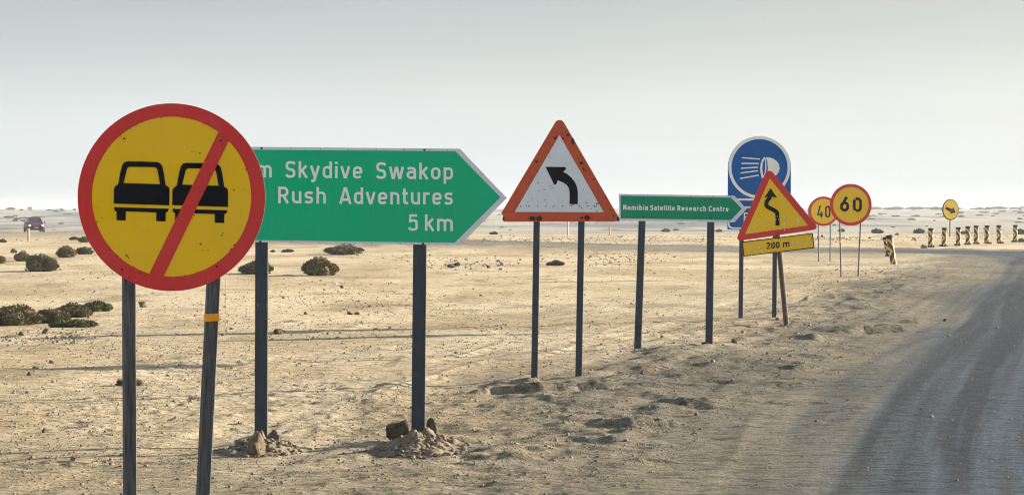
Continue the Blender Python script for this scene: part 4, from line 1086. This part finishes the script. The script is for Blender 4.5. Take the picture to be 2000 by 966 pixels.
# ------------------------------------------------------------------ the dark red car on the far road
def car():
    D = 211.0; x0 = (60-1000)/F*D
    z0 = EYE-(451-HOR)/F*D
    r = empty('parked_car', (x0, D+1.5, z0), 'small dark red hatchback with headlights on, driving on the far road', 'car', rz=math.radians(20)); r.name = 'hatchback_car'
    mred, n, b = new_mat('dark_red_car_paint'); b.inputs['Base Color'].default_value = (.16, .008, .022, 1); b.inputs['Roughness'].default_value = .4; b.inputs['Specular IOR Level'].default_value = .2
    f = noise(n, 3, 3, .5); n.links.new(mixc(n, f, (.13, .005, .020), (.05, .008, .03)), b.inputs['Base Color'])
    mgl, n, b = new_mat('car_glass'); b.inputs['Base Color'].default_value = (.02, .035, .04, 1); b.inputs['Roughness'].default_value = .08
    mdk, n, b = new_mat('dark_car_plastic'); b.inputs['Base Color'].default_value = (.015, .016, .018, 1); b.inputs['Roughness'].default_value = .6
    mrm, n, b = new_mat('wheel_rim_alloy'); b.inputs['Base Color'].default_value = (.5, .5, .52, 1); b.inputs['Metallic'].default_value = .8; b.inputs['Roughness'].default_value = .35
    mhl, n, b = new_mat('lit_headlight'); b.inputs['Emission Color'].default_value = (1, .96, .88, 1); b.inputs['Emission Strength'].default_value = 3.0
    # front faces -Y. stations along the length: y, half width at sill, half width at shoulder, z bottom, z shoulder, z deck, half width of deck
    st = [(-1.98, .62, .70, .30, .55, .66, .55), (-1.90, .78, .82, .22, .62, .74, .66), (-1.5, .84, .88, .20, .72, .86, .72), (-.95, .86, .89, .20, .80, .98, .74), (0, .86, .90, .20, .86, 1.0, .76), (1.0, .86, .90, .20, .88, 1.02, .74), (1.7, .84, .88, .22, .88, 1.02, .72), (1.98, .76, .80, .30, .80, .98, .64)]
    V_ = []; F_ = []
    for y, a, b_, zb, zs, zd, c in st:
        h = [(0, zb), (a*.8, zb), (a, zb+.08), (b_, (zb+zs)/2), (b_, zs), (c+.06, zd-.03), (c*.7, zd+.01), (0, zd+.02)]
        ring = h+[(-p[0], p[1]) for p in h[-2:0:-1]]
        V_ += [(p[0], y, p[1]) for p in ring]
    m = 14
    for j in range(len(st)-1):
        for i in range(m): F_.append((j*m+i, j*m+(i+1) % m, (j+1)*m+(i+1) % m, (j+1)*m+i))
    F_ += [tuple(range(m))[::-1], tuple(range((len(st)-1)*m, len(st)*m))]
    o = mesh_obj('body', V_, F_, mred, r, True); bv = o.modifiers.new('s', 'SUBSURF'); bv.levels = 1; bv.render_levels = 1
    # roof shell on the pillars
    V_ = []; F_ = []
    for y, hw, z in ((-.35, .55, 1.44), (0, .58, 1.50), (.8, .58, 1.52), (1.5, .55, 1.46)):
        V_ += [(-hw, y, z-.05), (-hw*.8, y, z), (hw*.8, y, z), (hw, y, z-.05)]
    for j in range(3):
        for i in range(3): F_.append((j*4+i, j*4+i+1, (j+1)*4+i+1, (j+1)*4+i))
    o = mesh_obj('roof', V_, F_, mred, r, True); o.modifiers.new('t', 'SOLIDIFY').thickness = .05
    def quad(name, P, mat, th=.02):
        o = mesh_obj(name, P, [(0, 1, 2, 3)], mat, r); o.modifiers.new('t', 'SOLIDIFY').thickness = th; return o
    quad('windshield', [(-.72, -1.0, .95), (.72, -1.0, .95), (.55, -.33, 1.42), (-.55, -.33, 1.42)], mgl)
    quad('rear_window', [(.68, 1.9, 1.0), (-.68, 1.9, 1.0), (-.52, 1.52, 1.42), (.52, 1.52, 1.42)], mgl)
    for s_ in (-1, 1):
        quad('side_window', [(s_*.78, -.85, .97), (s_*.79, .42, .99), (s_*.60, .42, 1.44), (s_*.57, -.28, 1.42)], mgl)
        quad('side_window', [(s_*.79, .50, .99), (s_*.75, 1.75, 1.02), (s_*.56, 1.42, 1.43), (s_*.60, .50, 1.44)], mgl)
        for P in ([(.74, -1.02, .93), (.57, -.34, 1.44)], [(.79, .46, .97), (.61, .46, 1.46)], [(.73, 1.86, 1.0), (.54, 1.5, 1.44)]):
            a, c = [Vector((s_*p[0], p[1], p[2])) for p in P]; tube_obj('pillar', a, c, .045, .04, mred, r, seg=8)
        bm = bmesh.new(); bmesh.ops.create_uvsphere(bm, u_segments=14, v_segments=8, radius=1, matrix=Matrix.Translation((s_*.62, -1.80, .67)) @ Matrix.Rotation(s_*.35, 4, 'Z') @ Matrix.Diagonal((.14, .15, .075, 1)))
        bm_obj('headlight', bm, mhl, r, True)
        bm = bmesh.new(); bmesh.ops.create_cube(bm, size=1, matrix=Matrix.Translation((s_*.98, -.72, 1.0)) @ Matrix.Diagonal((.20, .10, .14, 1)))
        bmesh.ops.bevel(bm, geom=bm.edges[:], offset=.03, segments=2, affect='EDGES'); bm_obj('side_mirror', bm, mred, r, True)
        for y in (-1.28, 1.25):
            V_, F_ = lathe([(.20, -.09), (.30, -.10), (.32, -.06), (.32, .06), (.30, .10), (.20, .09)], 22)
            P = [(v[2]+s_*.80, v[0]+y, v[1]+.32) for v in V_]; wl = mesh_obj('wheel', P, F_, mdk, r, True)
            bm = bmesh.new(); bmesh.ops.create_cone(bm, cap_ends=True, segments=16, radius1=.205, radius2=.205, depth=.13, matrix=Matrix.Translation((s_*.80, y, .32)) @ Matrix.Rotation(math.pi/2, 4, 'Y'))
            bm_obj('rim', bm, mrm, wl)
    def box(name, c, d, mat, bev=.02):
        bm = bmesh.new(); bmesh.ops.create_cube(bm, size=1, matrix=Matrix.Translation(c) @ Matrix.Diagonal((*d, 1)))
        bmesh.ops.bevel(bm, geom=bm.edges[:], offset=bev, segments=2, affect='EDGES'); return bm_obj(name, bm, mat, r)
    box('grille', (0, -1.97, .60), (.72, .08, .13), mdk); box('air_intake', (0, -1.97, .36), (1.15, .10, .16), mdk)
    box('number_plate', (0, -2.03, .47), (.46, .02, .10), M['dirty_white'], .004)
    tar_ = ground_z(x0, D); r.location.z = tar_
car()

# ------------------------------------------------------------------ haze
m = bpy.data.materials.new('haze'); m.use_nodes = True; n = m.node_tree; n.nodes.clear()
o_ = n.nodes.new('ShaderNodeOutputMaterial'); pv = n.nodes.new('ShaderNodeVolumePrincipled')
pv.inputs['Color'].default_value = (.86, .92, .98, 1); pv.inputs['Density'].default_value = .00032; pv.inputs['Anisotropy'].default_value = .15
n.links.new(pv.outputs[0], o_.inputs['Volume'])
bm = bmesh.new(); bmesh.ops.create_cube(bm, size=1, matrix=Matrix.Translation((0, 600, 3.75)) @ Matrix.Diagonal((3600, 3000, 11.5, 1)))
hz = bm_obj('haze', bm, m); tag(hz, 'thin pale haze lying over the plain', kind='stuff')
